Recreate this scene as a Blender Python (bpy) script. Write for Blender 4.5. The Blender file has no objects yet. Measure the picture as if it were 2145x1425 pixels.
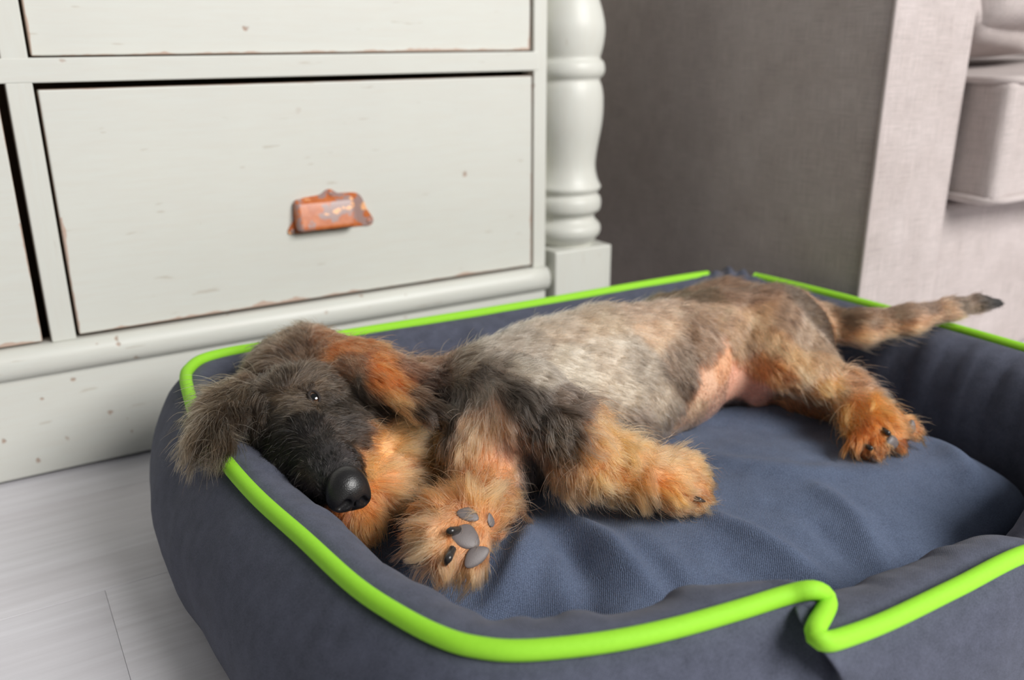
import bpy, bmesh, math, random
import numpy as np
from mathutils import Vector, noise as mnoise
from mathutils.bvhtree import BVHTree
from mathutils.kdtree import KDTree

rng = np.random.default_rng(7)
random.seed(7)
scene = bpy.context.scene
COL = scene.collection

# ------------------------------------------------------------------ camera
W, H = 2145, 1425
F = 1843.86
PITCH, YAW, ROLL = math.radians(18.9197), math.radians(31.2365), math.radians(-0.2143)
HC = 0.45
CAM = np.array([0.0, -2.21917 * HC, HC])
fw = np.array([math.sin(YAW) * math.cos(PITCH), math.cos(YAW) * math.cos(PITCH), -math.sin(PITCH)])
rt = np.array([math.cos(YAW), -math.sin(YAW), 0.0])
up = np.cross(rt, fw)
rt, up = math.cos(ROLL) * rt + math.sin(ROLL) * up, -math.sin(ROLL) * rt + math.cos(ROLL) * up
from mathutils import Matrix
cd = bpy.data.cameras.new('camera')
cam = bpy.data.objects.new('camera', cd)
COL.objects.link(cam)
M = Matrix(((rt[0], up[0], -fw[0], CAM[0]), (rt[1], up[1], -fw[1], CAM[1]), (rt[2], up[2], -fw[2], CAM[2]), (0, 0, 0, 1)))
cam.matrix_world = M
cd.sensor_width = 36.0
cd.lens = F / W * 36.0
cd.clip_start = 0.02
cd.dof.use_dof = True
cd.dof.focus_distance = 0.645
cd.dof.aperture_fstop = 4.5
scene.camera = cam

# ------------------------------------------------------------------ light
wd = bpy.data.worlds.new('world')
scene.world = wd
wd.use_nodes = True
wd.node_tree.nodes['Background'].inputs[0].default_value = (0.93, 0.96, 1.0, 1)
wd.node_tree.nodes['Background'].inputs[1].default_value = 0.17

def area(name, loc, target, sx, sy, power, col):
    l = bpy.data.lights.new(name, 'AREA')
    l.shape = 'RECTANGLE'; l.size = sx; l.size_y = sy; l.energy = power; l.color = col
    o = bpy.data.objects.new(name, l)
    COL.objects.link(o)
    o.location = loc
    d = Vector(target) - Vector(loc)
    o.rotation_euler = d.to_track_quat('-Z', 'Y').to_euler()
    return o
area('window_front_right_offscreen', (1.4, -2.75, 1.9), (0.45, -0.3, 0.15), 1.6, 1.2, 134, (1.0, 0.985, 0.965))

vs = scene.view_settings
vs.view_transform = 'Standard'
vs.look = 'None'
vs.exposure = 0.0
vs.gamma = 1.0
vs.use_curve_mapping = False

# ------------------------------------------------------------------ pixel helpers
def ray(px, py):
    return fw + rt * (px - W / 2) / F - up * (py - H / 2) / F
def Pz(px, py, z):
    d = ray(px, py); return CAM + d * ((z - CAM[2]) / d[2])
def Py(px, py, y):
    d = ray(px, py); return CAM + d * ((y - CAM[1]) / d[1])

# ------------------------------------------------------------------ object helpers
def link(name, me, mat=None, parent=None, smooth=False):
    o = bpy.data.objects.new(name, me)
    COL.objects.link(o)
    if mat: me.materials.append(mat)
    if parent: o.parent = parent
    if smooth:
        me.polygons.foreach_set('use_smooth', [True] * len(me.polygons))
    return o
def tag(o, label, cat, group=None, kind=None):
    o['label'] = label; o['category'] = cat
    if group: o['group'] = group
    if kind: o['kind'] = kind
    return o
def empty(name, loc=(0, 0, 0)):
    o = bpy.data.objects.new(name, None)
    COL.objects.link(o); o.location = loc
    o.empty_display_size = 0.05
    return o
def mesh_np(name, V, Fc):
    me = bpy.data.meshes.new(name)
    me.from_pydata([tuple(v) for v in np.asarray(V, float).tolist()], [], [tuple(f) for f in (Fc.tolist() if hasattr(Fc, 'tolist') else Fc)])
    me.update()
    return me
def box_uv(me):
    uv = me.uv_layers.new(name='UVMap')
    n = len(me.loops)
    vi = np.zeros(n, np.int32); me.loops.foreach_get('vertex_index', vi)
    co = np.zeros(len(me.vertices) * 3, np.float32); me.vertices.foreach_get('co', co); co = co.reshape(-1, 3)
    pn = np.zeros(len(me.polygons) * 3, np.float32); me.polygons.foreach_get('normal', pn); pn = np.abs(pn.reshape(-1, 3))
    lt = np.zeros(len(me.polygons), np.int32); me.polygons.foreach_get('loop_total', lt)
    ax = np.repeat(pn.argmax(1), lt); c = co[vi]
    U = np.where((ax == 0)[:, None], c[:, [1, 2]], np.where((ax == 1)[:, None], c[:, [0, 2]], c[:, [0, 1]]))
    uv.data.foreach_set('uv', U.astype(np.float32).ravel())
def box_mesh(name, x0, x1, y0, y1, z0, z1, bevel=0.0015, seg=2):
    bm = bmesh.new()
    bmesh.ops.create_cube(bm, size=1.0)
    for v in bm.verts:
        v.co = Vector(((x0 + x1) / 2 + v.co.x * (x1 - x0), (y0 + y1) / 2 + v.co.y * (y1 - y0), (z0 + z1) / 2 + v.co.z * (z1 - z0)))
    if bevel > 0:
        bmesh.ops.bevel(bm, geom=list(bm.edges), offset=bevel, segments=seg, affect='EDGES', profile=0.5)
    me = bpy.data.meshes.new(name); bm.to_mesh(me); bm.free()
    return me
def box(name, b, mat, parent=None, bevel=0.0015):
    return link(name, box_mesh(name, *b, bevel=bevel), mat, parent)
def catmull(P, n_per=8, closed=False):
    P = np.asarray(P, float); N = len(P); out = []
    segs = N if closed else N - 1
    for i in range(segs):
        g = (lambda k: P[k % N]) if closed else (lambda k: P[min(max(k, 0), N - 1)])
        p0, p1, p2, p3 = g(i - 1), g(i), g(i + 1), g(i + 2)
        for t in np.arange(n_per) / n_per:
            out.append(0.5 * ((2 * p1) + (-p0 + p2) * t + (2 * p0 - 5 * p1 + 4 * p2 - p3) * t * t + (-p0 + 3 * p1 - 3 * p2 + p3) * t ** 3))
    if not closed: out.append(P[-1])
    return np.array(out)
def resample(P, n, closed=False):
    Q = np.vstack([P, P[:1]]) if closed else P
    d = np.r_[0, np.cumsum(np.linalg.norm(np.diff(Q, axis=0), axis=1))]
    t = np.linspace(0, d[-1], n + 1)[:-1] if closed else np.linspace(0, d[-1], n)
    return np.stack([np.interp(t, d, Q[:, k]) for k in range(Q.shape[1])], 1)
def tube_mesh(name, P, r, seg=10, closed=False):
    P = np.asarray(P, float); n = len(P)
    if closed: T = np.roll(P, -1, 0) - np.roll(P, 1, 0)
    else: T = np.gradient(P, axis=0)
    T /= np.linalg.norm(T, axis=1)[:, None] + 1e-12
    rr = np.broadcast_to(np.asarray(r, float), (n,))
    ref = np.array([0.05, 0.03, 1.0]); V = []
    for i in range(n):
        a = np.cross(T[i], ref); a /= np.linalg.norm(a) + 1e-9
        b = np.cross(a, T[i])
        for k in range(seg):
            w = 2 * math.pi * k / seg
            V.append(P[i] + rr[i] * (math.cos(w) * a + math.sin(w) * b))
    Fc = []
    for i in range(n if closed else n - 1):
        j = (i + 1) % n
        for k in range(seg):
            l = (k + 1) % seg
            Fc.append((i * seg + k, i * seg + l, j * seg + l, j * seg + k))
    if not closed:
        Fc.append(tuple(range(seg))); Fc.append(tuple((n - 1) * seg + k for k in reversed(range(seg))))
    return mesh_np(name, V, Fc)
def lathe_mesh(name, prof, seg=48):
    V = []; Fc = []
    for r, z in prof:
        for k in range(seg):
            w = 2 * math.pi * k / seg; V.append((r * math.cos(w), r * math.sin(w), z))
    for i in range(len(prof) - 1):
        for k in range(seg):
            l = (k + 1) % seg
            Fc.append((i * seg + k, i * seg + l, (i + 1) * seg + l, (i + 1) * seg + k))
    Fc.append(tuple(reversed(range(seg)))); Fc.append(tuple((len(prof) - 1) * seg + k for k in range(seg)))
    return mesh_np(name, V, Fc)
def surface_nets(fld, org, h):
    nx, ny, nz = fld.shape
    ins = fld < 0
    acc = np.zeros((nx - 1, ny - 1, nz - 1, 3)); cnt = np.zeros((nx - 1, ny - 1, nz - 1))
    sl = lambda d, n: slice(d, n - 1 + d)
    cs = [(i, j, k) for i in (0, 1) for j in (0, 1) for k in (0, 1)]
    for c in cs:
        for ax in range(3):
            if c[ax]: continue
            e = list(c); e[ax] = 1
            A = fld[sl(c[0], nx), sl(c[1], ny), sl(c[2], nz)]; B = fld[sl(e[0], nx), sl(e[1], ny), sl(e[2], nz)]
            m = (A < 0) != (B < 0)
            t = np.where(m, A / np.where(m, A - B, 1), 0)
            for q in range(3):
                acc[..., q] += m * (c[q] + (t if q == ax else 0))
            cnt += m
    act = cnt > 0
    idx = -np.ones(act.shape, int); idx[act] = np.arange(act.sum())
    ijk = np.argwhere(act)
    V = (ijk + acc[act] / cnt[act][:, None]) * h + np.asarray(org)
    Fc = []
    for ax in range(3):
        a, b = [(1, 2), (2, 0), (0, 1)][ax]
        s0 = [slice(None)] * 3; s1 = [slice(None)] * 3
        s0[ax] = slice(0, -1); s1[ax] = slice(1, None)
        m = ins[tuple(s0)] != ins[tuple(s1)]
        e = np.argwhere(m)
        sh = act.shape
        ok = (e[:, a] > 0) & (e[:, b] > 0) & (e[:, a] < sh[a]) & (e[:, b] < sh[b])
        e = e[ok]
        def g(da, db):
            f = e.copy(); f[:, a] -= da; f[:, b] -= db
            return idx[f[:, 0], f[:, 1], f[:, 2]]
        q = np.stack([g(1, 1), g(0, 1), g(0, 0), g(1, 0)], 1)
        flip = ~ins[e[:, 0], e[:, 1], e[:, 2]]
        q[flip] = q[flip][:, ::-1]
        Fc.append(q)
    return V, np.vstack(Fc)
def smin(a, b, k):
    h = np.clip(0.5 + 0.5 * (b - a) / k, 0, 1)
    return b + (a - b) * h - k * h * (1 - h)
def sd_cone(P, a, b, r1, r2):
    # capsule with linearly changing radius
    a = np.asarray(a, float); b = np.asarray(b, float)
    ab = b - a
    t = np.clip(((P - a) @ ab) / (ab @ ab + 1e-12), 0, 1)
    return np.linalg.norm(P - (a + t[..., None] * ab), axis=-1) - (r1 + (r2 - r1) * t)
def sd_ell(P, c, R, rad):
    q = (P - np.asarray(c)) @ np.asarray(R).T   # rows of R are the axes
    rad = np.asarray(rad)
    k0 = np.linalg.norm(q / rad, axis=-1); k1 = np.linalg.norm(q / (rad * rad), axis=-1) + 1e-9
    return k0 * (k0 - 1) / k1
def grid(lo, hi, h):
    ax = [np.arange(lo[i], hi[i] + h, h) for i in range(3)]
    G = np.stack(np.meshgrid(*ax, indexing='ij'), -1)
    return G
def lin(c):
    c = np.asarray(c, float) / 255.0
    return np.where(c <= 0.04045, c / 12.92, ((c + 0.055) / 1.055) ** 2.4)

# ------------------------------------------------------------------ material helpers
class NT:
    def __init__(s, name):
        s.m = bpy.data.materials.new(name); s.m.use_nodes = True
        s.t = s.m.node_tree; s.b = s.t.nodes['Principled BSDF']
    def n(s, typ, **kw):
        nd = s.t.nodes.new(typ)
        for k, v in kw.items():
            if k.startswith('i_'):
                key = k[2:].replace('_', ' ')
                nd.inputs[int(key) if key.isdigit() else key].default_value = v
            else: setattr(nd, k, v)
        return nd
    def l(s, a, b): s.t.links.new(a, b)
    def coord(s, out='Object', scale=(1, 1, 1), rot=(0, 0, 0)):
        tc = s.n('ShaderNodeTexCoord'); mp = s.n('ShaderNodeMapping')
        mp.inputs['Scale'].default_value = scale; mp.inputs['Rotation'].default_value = rot
        s.l(tc.outputs[out], mp.inputs[0]); return mp.outputs[0]
    def noise(s, vec, scale, detail=3, rough=0.55):
        nd = s.n('ShaderNodeTexNoise', i_Scale=scale, i_Detail=detail, i_Roughness=rough)
        s.l(vec, nd.inputs['Vector']); return nd.outputs['Fac']
    def ramp(s, fac, stops):
        nd = s.n('ShaderNodeValToRGB'); e = nd.color_ramp.elements
        while len(e) < len(stops): e.new(0.5)
        for k, (p, c) in enumerate(stops):
            e[k].position = p; e[k].color = (*c, 1) if len(c) == 3 else c
        s.l(fac, nd.inputs[0]); return nd.outputs[0]
    def mix(s, fac, a, b, mode='MIX'):
        nd = s.n('ShaderNodeMix', data_type='RGBA', blend_type=mode)
        for k, v in ((0, fac), (6, a), (7, b)):
            if hasattr(v, 'node'): s.l(v, nd.inputs[k])
            else: nd.inputs[k].default_value = v if k == 0 else (*v, 1)
        return nd.outputs[2]
    def math(s, op, a, b=0.5):
        nd = s.n('ShaderNodeMath', operation=op)
        for k, v in ((0, a), (1, b)):
            if hasattr(v, 'node'): s.l(v, nd.inputs[k])
            else: nd.inputs[k].default_value = v
        return nd.outputs[0]
    def bump(s, h, strength=0.3, dist=0.001, prev=None):
        nd = s.n('ShaderNodeBump', i_Strength=strength, i_Distance=dist)
        s.l(h, nd.inputs['Height'])
        if prev: s.l(prev, nd.inputs['Normal'])
        s.l(nd.outputs[0], s.b.inputs['Normal']); return nd.outputs[0]
    def base(s, v):
        if hasattr(v, 'node'): s.l(v, s.b.inputs['Base Color'])
        else: s.b.inputs['Base Color'].default_value = (*v, 1)
    def set(s, **kw):
        for k, v in kw.items(): s.b.inputs[k.replace('_', ' ')].default_value = v
        return s.m

def paint_material(name, tone, wear=0.5, grain_axis=0):
    m = NT(name)
    sc = [60, 60, 60]; sc[grain_axis] = 5
    v = m.coord('Object'); vg = m.coord('Object', scale=sc)
    n1 = m.noise(v, 4.0, 4)
    n2 = m.noise(vg, 4.0, 5, 0.7)
    c = m.mix(n1, tuple(lin(np.array(tone) - [9, 9, 6])), tuple(lin(np.array(tone) + [3, 3, 3])))
    c = m.mix(m.ramp(n2, [(0.35, (0, 0, 0)), (0.75, (0.16,) * 3)]), c, tuple(lin([196, 178, 160])))
    # chipped spots showing the old primer
    vo = m.n('ShaderNodeTexVoronoi', i_Scale=17.0 + 22.0 * max(0, wear - 0.5), i_Randomness=1.0)
    vw = m.n('ShaderNodeVectorMath', operation='ADD')
    wn = m.n('ShaderNodeTexNoise', i_Scale=55.0, i_Detail=2.0)
    m.l(v, wn.inputs['Vector'])
    ws = m.n('ShaderNodeVectorMath', operation='SCALE'); ws.inputs['Scale'].default_value = 0.018
    m.l(wn.outputs['Color'], ws.inputs[0]); m.l(v, vw.inputs[0]); m.l(ws.outputs[0], vw.inputs[1])
    m.l(vw.outputs[0], vo.inputs['Vector'])
    spot = m.ramp(vo.outputs['Distance'], [(0.05 * wear + 0.012, (1, 1, 1)), (0.07 * wear + 0.03, (0, 0, 0))])
    gate = m.ramp(m.noise(v, 9.0, 2), [(0.52 - 0.08 * wear, (0, 0, 0)), (0.58 - 0.08 * wear, (1, 1, 1))])
    sp = m.math('MULTIPLY', spot, gate)
    c = m.mix(m.math('MULTIPLY', sp, 0.75), c, tuple(lin([158, 128, 108])))
    # fine scuffs along the grain
    sc2 = [140, 140, 140]; sc2[grain_axis] = 22
    sf = m.noise(m.coord('Object', scale=sc2), 1.0, 2)
    c = m.mix(m.math('MULTIPLY', m.ramp(sf, [(0.70, (0, 0, 0)), (0.74, (1, 1, 1))]), 0.35), c, tuple(lin([165, 150, 130])))
    m.base(c)
    m.set(Roughness=0.42)
    m.b.inputs['Specular IOR Level'].default_value = 0.4
    b = m.bump(n2, 0.25, 0.0006)
    m.bump(m.math('SUBTRACT', 1.0, sp), 0.5, 0.0006, b)
    return m.m
def fabric_material(name, c0, c1, weave=900.0, bump=0.6, fuzz=0.25, streak=False, mott=30.0, sheen=0.25, twill=35.0, speck=1100.0):
    m = NT(name)
    v = m.coord('Object'); uvv = m.coord('UV', rot=(0, 0, math.radians(twill)))
    w1 = m.n('ShaderNodeTexWave', wave_type='BANDS', bands_direction='X', i_Scale=weave / 20.0, i_Distortion=3.0, i_Detail=2.0)
    w2 = m.n('ShaderNodeTexWave', wave_type='BANDS', bands_direction='Y', i_Scale=weave / 20.0, i_Distortion=3.0, i_Detail=2.0)
    for w in (w1, w2): m.l(uvv, w.inputs['Vector']); w.inputs['Detail Scale'].default_value = 3.0
    hgt = m.math('ADD', m.math('MULTIPLY', w1.outputs['Fac'], 0.68), m.math('MULTIPLY', w2.outputs['Fac'], 0.32))
    fine = m.noise(v, weave * 0.5, 2, 0.7)
    mt = m.noise(v, mott, 4, 0.65)
    c = m.mix(m.ramp(mt, [(0.3, (0, 0, 0)), (0.7, (1, 1, 1))]), tuple(lin(c0)), tuple(lin(c1)))
    spk = m.noise(v, speck, 2, 0.6)
    c = m.mix(m.ramp(spk, [(0.36, (0, 0, 0)), (0.64, (fuzz,) * 3)]), c, tuple(np.clip(lin(c1) * 2.1, 0, 1)))
    if streak:
        s1 = m.noise(m.coord('UV', scale=(25, 900, 1)), 1.0, 3, 0.7)
        s2 = m.noise(m.coord('UV', scale=(900, 25, 1)), 1.0, 3, 0.7)
        st = m.math('MULTIPLY', m.math('ADD', s1, s2), 0.5)
        c = m.mix(m.ramp(st, [(0.40, (0.70,) * 3), (0.60, (1.0,) * 3)]), (0, 0, 0), c, 'MIX')
    m.base(c)
    m.set(Roughness=0.9)
    m.b.inputs['Specular IOR Level'].default_value = 0.15
    m.b.inputs['Sheen Weight'].default_value = sheen * 0.3
    m.b.inputs['Sheen Roughness'].default_value = 0.5
    b = m.bump(hgt, bump, 0.0005)
    m.bump(fine, bump * 0.5, 0.0004, b)
    return m.m

MAT = {}
MAT['paint'] = paint_material('painted_wood', (211, 212, 203))
MAT['paint_v'] = paint_material('painted_wood_upright', (211, 212, 203), 0.5, 2)
MAT['paint_plinth'] = paint_material('painted_wood_plinth', (211, 212, 203), 1.4)
MAT['paint_post'] = paint_material('painted_turned_wood', (211, 212, 203), 0.1, 2)
MAT['bed'] = fabric_material('slate_bed_fabric', (60, 63, 74), (77, 80, 94), 4800, 0.35, 0.28, mott=70)
MAT['cushion'] = fabric_material('blue_grey_cushion_fabric', (66, 75, 94), (78, 88, 108), 4600, 0.55, 0.42, mott=50)
MAT['sofa'] = fabric_material('taupe_sofa_fabric', (180, 167, 163), (195, 183, 180), 5000, 0.3, 0.15, streak=True, mott=14, twill=0)
m = NT('lime_piping'); v = m.coord('Object')
m.base(m.mix(m.noise(v, 400, 2), tuple(lin([138, 205, 32])), tuple(lin([150, 215, 45]))))
m.bump(m.noise(v, 1500, 2), 0.3, 0.0004); m.set(Roughness=0.75); MAT['piping'] = m.m
m = NT('bare_wood'); m.base(m.mix(m.noise(m.coord('Object', scale=(4, 40, 40)), 2.0, 3), (0.22, 0.14, 0.08), (0.32, 0.21, 0.12))); m.set(Roughness=0.8); MAT['inside'] = m.m
m = NT('wall_plaster'); m.base(m.mix(m.noise(m.coord(), 8), (0.62, 0.6, 0.57), (0.68, 0.66, 0.63))); m.set(Roughness=0.9); MAT['wall'] = m.m
# laminate
m = NT('whitewashed_laminate')
oi = m.n('ShaderNodeObjectInfo')
va = m.n('ShaderNodeVectorMath', operation='ADD'); sc_ = m.n('ShaderNodeVectorMath', operation='SCALE'); sc_.inputs['Scale'].default_value = 37.0
m.l(oi.outputs['Random'], sc_.inputs[0]); m.l(m.coord('Object', scale=(5, 90, 5)), va.inputs[0]); m.l(sc_.outputs[0], va.inputs[1])
g1 = m.noise(va.outputs[0], 1.0, 5, 0.65)
vb = m.n('ShaderNodeVectorMath', operation='ADD'); m.l(m.coord('Object', scale=(2, 14, 2)), vb.inputs[0]); m.l(sc_.outputs[0], vb.inputs[1])
g2 = m.noise(vb.outputs[0], 1.3, 3)
c = m.mix(m.ramp(g1, [(0.3, (0, 0, 0)), (0.7, (1, 1, 1))]), tuple(lin([214, 211, 215])), tuple(lin([233, 231, 236])))
c = m.mix(m.ramp(g2, [(0.45, (0, 0, 0)), (0.75, (0.45,) * 3)]), c, tuple(lin([198, 192, 196])))
c = m.mix(m.math('MULTIPLY', oi.outputs['Random'], 0.35), c, tuple(lin([206, 204, 210])))
m.base(c); m.set(Roughness=0.38); m.b.inputs['Specular IOR Level'].default_value = 0.35
m.bump(g1, 0.15, 0.0005); MAT['floor'] = m.m

# ================================================================== SETTING
fl = link('floor', box_mesh('floor', -2.5, 3.6, -3.6, 0.62, -0.03, -0.0085, 0), MAT['inside'])
fl['kind'] = 'structure'; tag(fl, 'pale whitewashed laminate plank floor', 'floor', kind='structure')
yj = Pz(100, 1271, 0)[1]        # a long joint seen at lower left
xj = Pz(238, 1300, 0)[0]        # an end joint seen at lower left
PW, PL = 0.192, 1.28
pm = {}
def plank(x0, x1, y0, y1):
    key = round(x1 - x0, 3)
    if key not in pm:
        pm[key] = box_mesh('plank', 0.0001, x1 - x0 - 0.0001, 0.0001, PW - 0.0001, -0.0085, 0.0, 0.00025, 1)
        pm[key].materials.append(MAT['floor'])
    o = bpy.data.objects.new('plank', pm[key]); COL.objects.link(o)
    o.location = (x0, y0, 0); o.parent = fl
for r in range(-14, 6):
    y0 = yj + r * PW
    if y0 > 0.45 or y0 < -3.4: continue
    offs = (xj if r == -1 else xj + PL * (0.37 * r + 0.11)) % PL
    x = -2.5 + (offs - (-2.5)) % PL - PL
    while x < 3.5:
        plank(x, x + PL, y0, y0 + PW); x += PL
wb = box('wall_back', (-2.5, 3.6, 0.60, 0.70, 0, 2.5), MAT['wall'], None, 0)
wb['kind'] = 'structure'; tag(wb, 'plain pale plaster wall behind dresser and sofa', 'wall', kind='structure')

# ================================================================== DRESSER
S = HC
dl, dr, sl_, dt, db, ut, ml = 0.1465 * S, 1.4184 * S, 0.0870 * S, 0.9027 * S, 0.3396 * S, 0.9677 * S, 0.2594 * S
dresser = empty('dresser', (0, 0.25, 0))
OFF = (0, 0.25, 0)
def dpart(name, me, mat, parent=None, smooth=False):
    o = link(name, me, mat, None, smooth)
    o.parent = parent or dresser
    if parent is None: o.matrix_parent_inverse = Matrix.Translation((0, -0.25, 0))
    return o
def dbox(name, b, mat, bevel=0.0015, parent=None):
    return dpart(name, box_mesh(name, *b, bevel=bevel), mat, parent)
DW = dr - dl
XL = sl_ - 0.006 - DW            # left edge of the left drawer column
xr = 0.6605
ROWH = ut - dt + (dt - db)       # pitch of the rows
dbox('carcass', (XL - 0.08, 0.735, 0.16, 0.52, 0.03, 0.93), MAT['inside'], 0.001)
dbox('corner_panel', (0.6605, 0.735, 0.029, 0.04, 0.03, 0.93), MAT['paint_v'], 0.001)
dbox('corner_panel', (XL - 0.08, XL - 0.03, 0.029, 0.04, 0.03, 0.93), MAT['paint_v'], 0.001)
dbox('side_panel', (0.735, 0.745, 0.03, 0.52, 0.03, 0.93), MAT['paint_v'])
dbox('side_panel', (XL - 0.09, XL - 0.08, 0.03, 0.52, 0.03, 0.93), MAT['paint_v'])
dbox('worktop', (XL - 0.13, 0.80, -0.03, 0.53, 0.93, 0.965), MAT['paint'], 0.006)
zt = [db, db + ROWH, db + 2 * ROWH]
for z0 in zt:
    z1 = z0 + (dt - db) - 0.001
    dbox('stile', (sl_ + 0.0015, dl - 0.002, 0.0, 0.03, z0 - 0.004, z1 + 0.006), MAT['paint_v'], 0.0012)
    dbox('rail', (XL - 0.04, 0.6475, -0.0006, 0.03, z1 + 0.0055, z0 + ROWH - 0.0015), MAT['paint'], 0.0012)
dbox('stile', (dr + 0.0022, xr, 0.0003, 0.03, db - 0.004, 0.93), MAT['paint_v'], 0.0012)
dbox('stile', (XL - 0.03, XL - 0.004, 0.0003, 0.03, db - 0.004, 0.93), MAT['paint_v'], 0.0012)
# drawers
def drawer_material():
    m = NT('painted_drawer_front')
    src = MAT['paint']
    m.m = src.copy(); m.m.name = 'painted_drawer_front'; m.t = m.m.node_tree; m.b = m.t.nodes['Principled BSDF']
    old = m.b.inputs['Base Color'].links[0].from_socket
    tc = m.n('ShaderNodeTexCoord'); sp = m.n('ShaderNodeSeparateXYZ'); m.l(tc.outputs['Generated'], sp.inputs[0])
    v = m.coord('Object')
    nz = m.noise(v, 22, 3)
    ex = m.math('MULTIPLY', m.math('SUBTRACT', 0.5, m.math('ABSOLUTE', m.math('SUBTRACT', sp.outputs['X'], 0.5))), DW)
    ez = m.math('MULTIPLY', m.math('SUBTRACT', 0.5, m.math('ABSOLUTE', m.math('SUBTRACT', sp.outputs['Z'], 0.5))), dt - db)
    e = m.math('MINIMUM', ex, ez)
    lim = m.math('MULTIPLY', m.math('POWER', nz, 4.0), m.math('ADD', 0.005, m.math('MULTIPLY', m.math('LESS_THAN', sp.outputs['Z'], 0.5), 0.022)))
    msk = m.math('MULTIPLY', m.math('LESS_THAN', e, lim), 0.6)
    c = m.mix(msk, old, tuple(lin([176, 130, 104])))
    m.base(c)
    return m.m
MAT['drawer'] = drawer_material()
# cup pull with back plate
m = NT('worn_copper_paint'); v = m.coord('Object')
a = m.noise(v, 42, 3); 
c = m.mix(m.ramp(m.noise(v, 120, 3), [(0.35, (0, 0, 0)), (0.65, (1, 1, 1))]), tuple(lin([178, 92, 40])), tuple(lin([196, 112, 60])))
c = m.mix(m.ramp(a, [(0.48, (0, 0, 0)), (0.51, (1, 1, 1))]), c, tuple(lin([156, 128, 122])))
c = m.mix(m.ramp(m.noise(m.coord('Object', scale=(1, 1, 2)), 34, 3), [(0.60, (0, 0, 0)), (0.63, (1, 1, 1))]), c, tuple(lin([240, 178, 128])))  # lighter peach patches scattered by noise over the copper and grey
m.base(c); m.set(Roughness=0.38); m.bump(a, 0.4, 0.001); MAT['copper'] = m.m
zoom = [(330, 960), (345, 1005), (440, 1008), (520, 990), (900, 950), (1460, 872), (1600, 868), (1680, 840), (1700, 765), (1650, 680), (1590, 590), (1545, 480), (1495, 390), (1420, 340), (1260, 338), (1120, 342), (1060, 305), (1000, 280), (930, 300), (860, 362), (760, 392), (560, 430), (455, 520), (420, 640), (410, 800), (360, 890)]
plate = [Py(560 + x * 280 / 2145, 360 + y * 180 / 1379, -0.002) for x, y in zoom]
PC = np.mean(plate, axis=0)
plate2 = resample(catmull([(p[0], p[2]) for p in plate], 3, True), 72, True)
def make_pull():
    bm = bmesh.new()
    f = [bm.verts.new((x - PC[0], -0.0022, z - PC[2])) for x, z in plate2]
    k = [bm.verts.new((x - PC[0], 0.0, z - PC[2])) for x, z in plate2]
    n = len(f)
    bm.faces.new(f); bm.faces.new(list(reversed(k)))
    for i in range(n): bm.faces.new((f[i], k[i], k[(i + 1) % n], f[(i + 1) % n]))
    bmesh.ops.recalc_face_normals(bm, faces=bm.faces)
    me = bpy.data.meshes.new('back_plate'); bm.to_mesh(me); bm.free()
    a = Py(627, 488, -0.018); b = Py(752, 474, -0.018); c = Py(636, 423, -0.008)
    cx = (a[0] + b[0]) / 2 - PC[0]; hw = (b[0] - a[0]) / 2
    zb = (a[2] + b[2]) / 2 - PC[2]; zt_ = c[2] - PC[2]
    h = 0.0011
    G = grid((cx - hw - 0.006, -0.032, zb - 0.006), (cx + hw + 0.006, 0.004, zt_ + 0.012), h)
    # hood: rounded wedge box, deeper at the bottom lip
    tz = np.clip((zt_ - G[..., 2]) / (zt_ - zb), 0, 1)
    depth = 0.009 + 0.009 * tz ** 0.8
    q = np.stack([np.abs(G[..., 0] - cx) - (hw - 0.006), -G[..., 1] - (depth - 0.006), np.abs(G[..., 2] - (zb + zt_) / 2 + 0.0) - ((zt_ - zb) / 2 - 0.004)], -1)
    d = np.linalg.norm(np.maximum(q, 0), axis=-1) + np.minimum(q.max(-1), 0) - 0.006
    inner = d + 0.0028
    cav = np.maximum(inner, G[..., 2] - (zt_ - 0.003))
    q2 = np.stack([np.abs(G[..., 0] - cx) - (hw - 0.0035), -G[..., 1] - (depth - 0.0035), G[..., 2] - (zt_ - 0.006)], -1).max(-1)
    d = np.maximum(d, -q2)
    d = np.maximum(d, G[..., 1])
    d = np.maximum(d, zb - G[..., 2])
    V, Fc = surface_nets(d, (cx - hw - 0.006, -0.032, zb - 0.006), h)
    hood = mesh_np('hood', V, Fc)
    hood.polygons.foreach_set('use_smooth', [True] * len(hood.polygons))
    bmm = bmesh.new()
    bmesh.ops.create_uvsphere(bmm, u_segments=12, v_segments=8, radius=0.0035, matrix=Matrix.Diagonal((1, 0.5, 1, 1)))
    screw = bpy.data.meshes.new('screw'); bmm.to_mesh(screw); bmm.free()
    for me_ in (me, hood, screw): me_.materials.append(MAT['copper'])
    return me, hood, screw
PLATE, HOOD, SCREW = make_pull()
screws = [(p[0] - PC[0], p[2] - PC[2]) for p in (Py(612, 484, -0.002), Py(773, 464, -0.002), Py(692, 405, -0.002))]
def add_drawer(x0, x1, z0, z1, y0, dz):
    d = dbox('drawer', (x0, x1, y0, y0 + 0.02, z0, z1), MAT['drawer'], 0.0016)
    hx, hz = (x0 + x1) / 2 + (PC[0] - (dl + dr) / 2), PC[2] - db + z0
    def hp(nm, me, dx=0, dy=0, dz_=0, par=None):
        o = bpy.data.objects.new(nm, me); COL.objects.link(o); o.parent = d
        o.location = (hx + dx, y0 + dy, hz + dz_); return o
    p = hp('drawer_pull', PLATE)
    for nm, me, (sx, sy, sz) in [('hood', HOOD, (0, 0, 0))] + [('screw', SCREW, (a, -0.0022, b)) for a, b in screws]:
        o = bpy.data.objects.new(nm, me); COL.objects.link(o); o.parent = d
        o.location = (hx + sx, y0 + sy, hz + sz)
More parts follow.
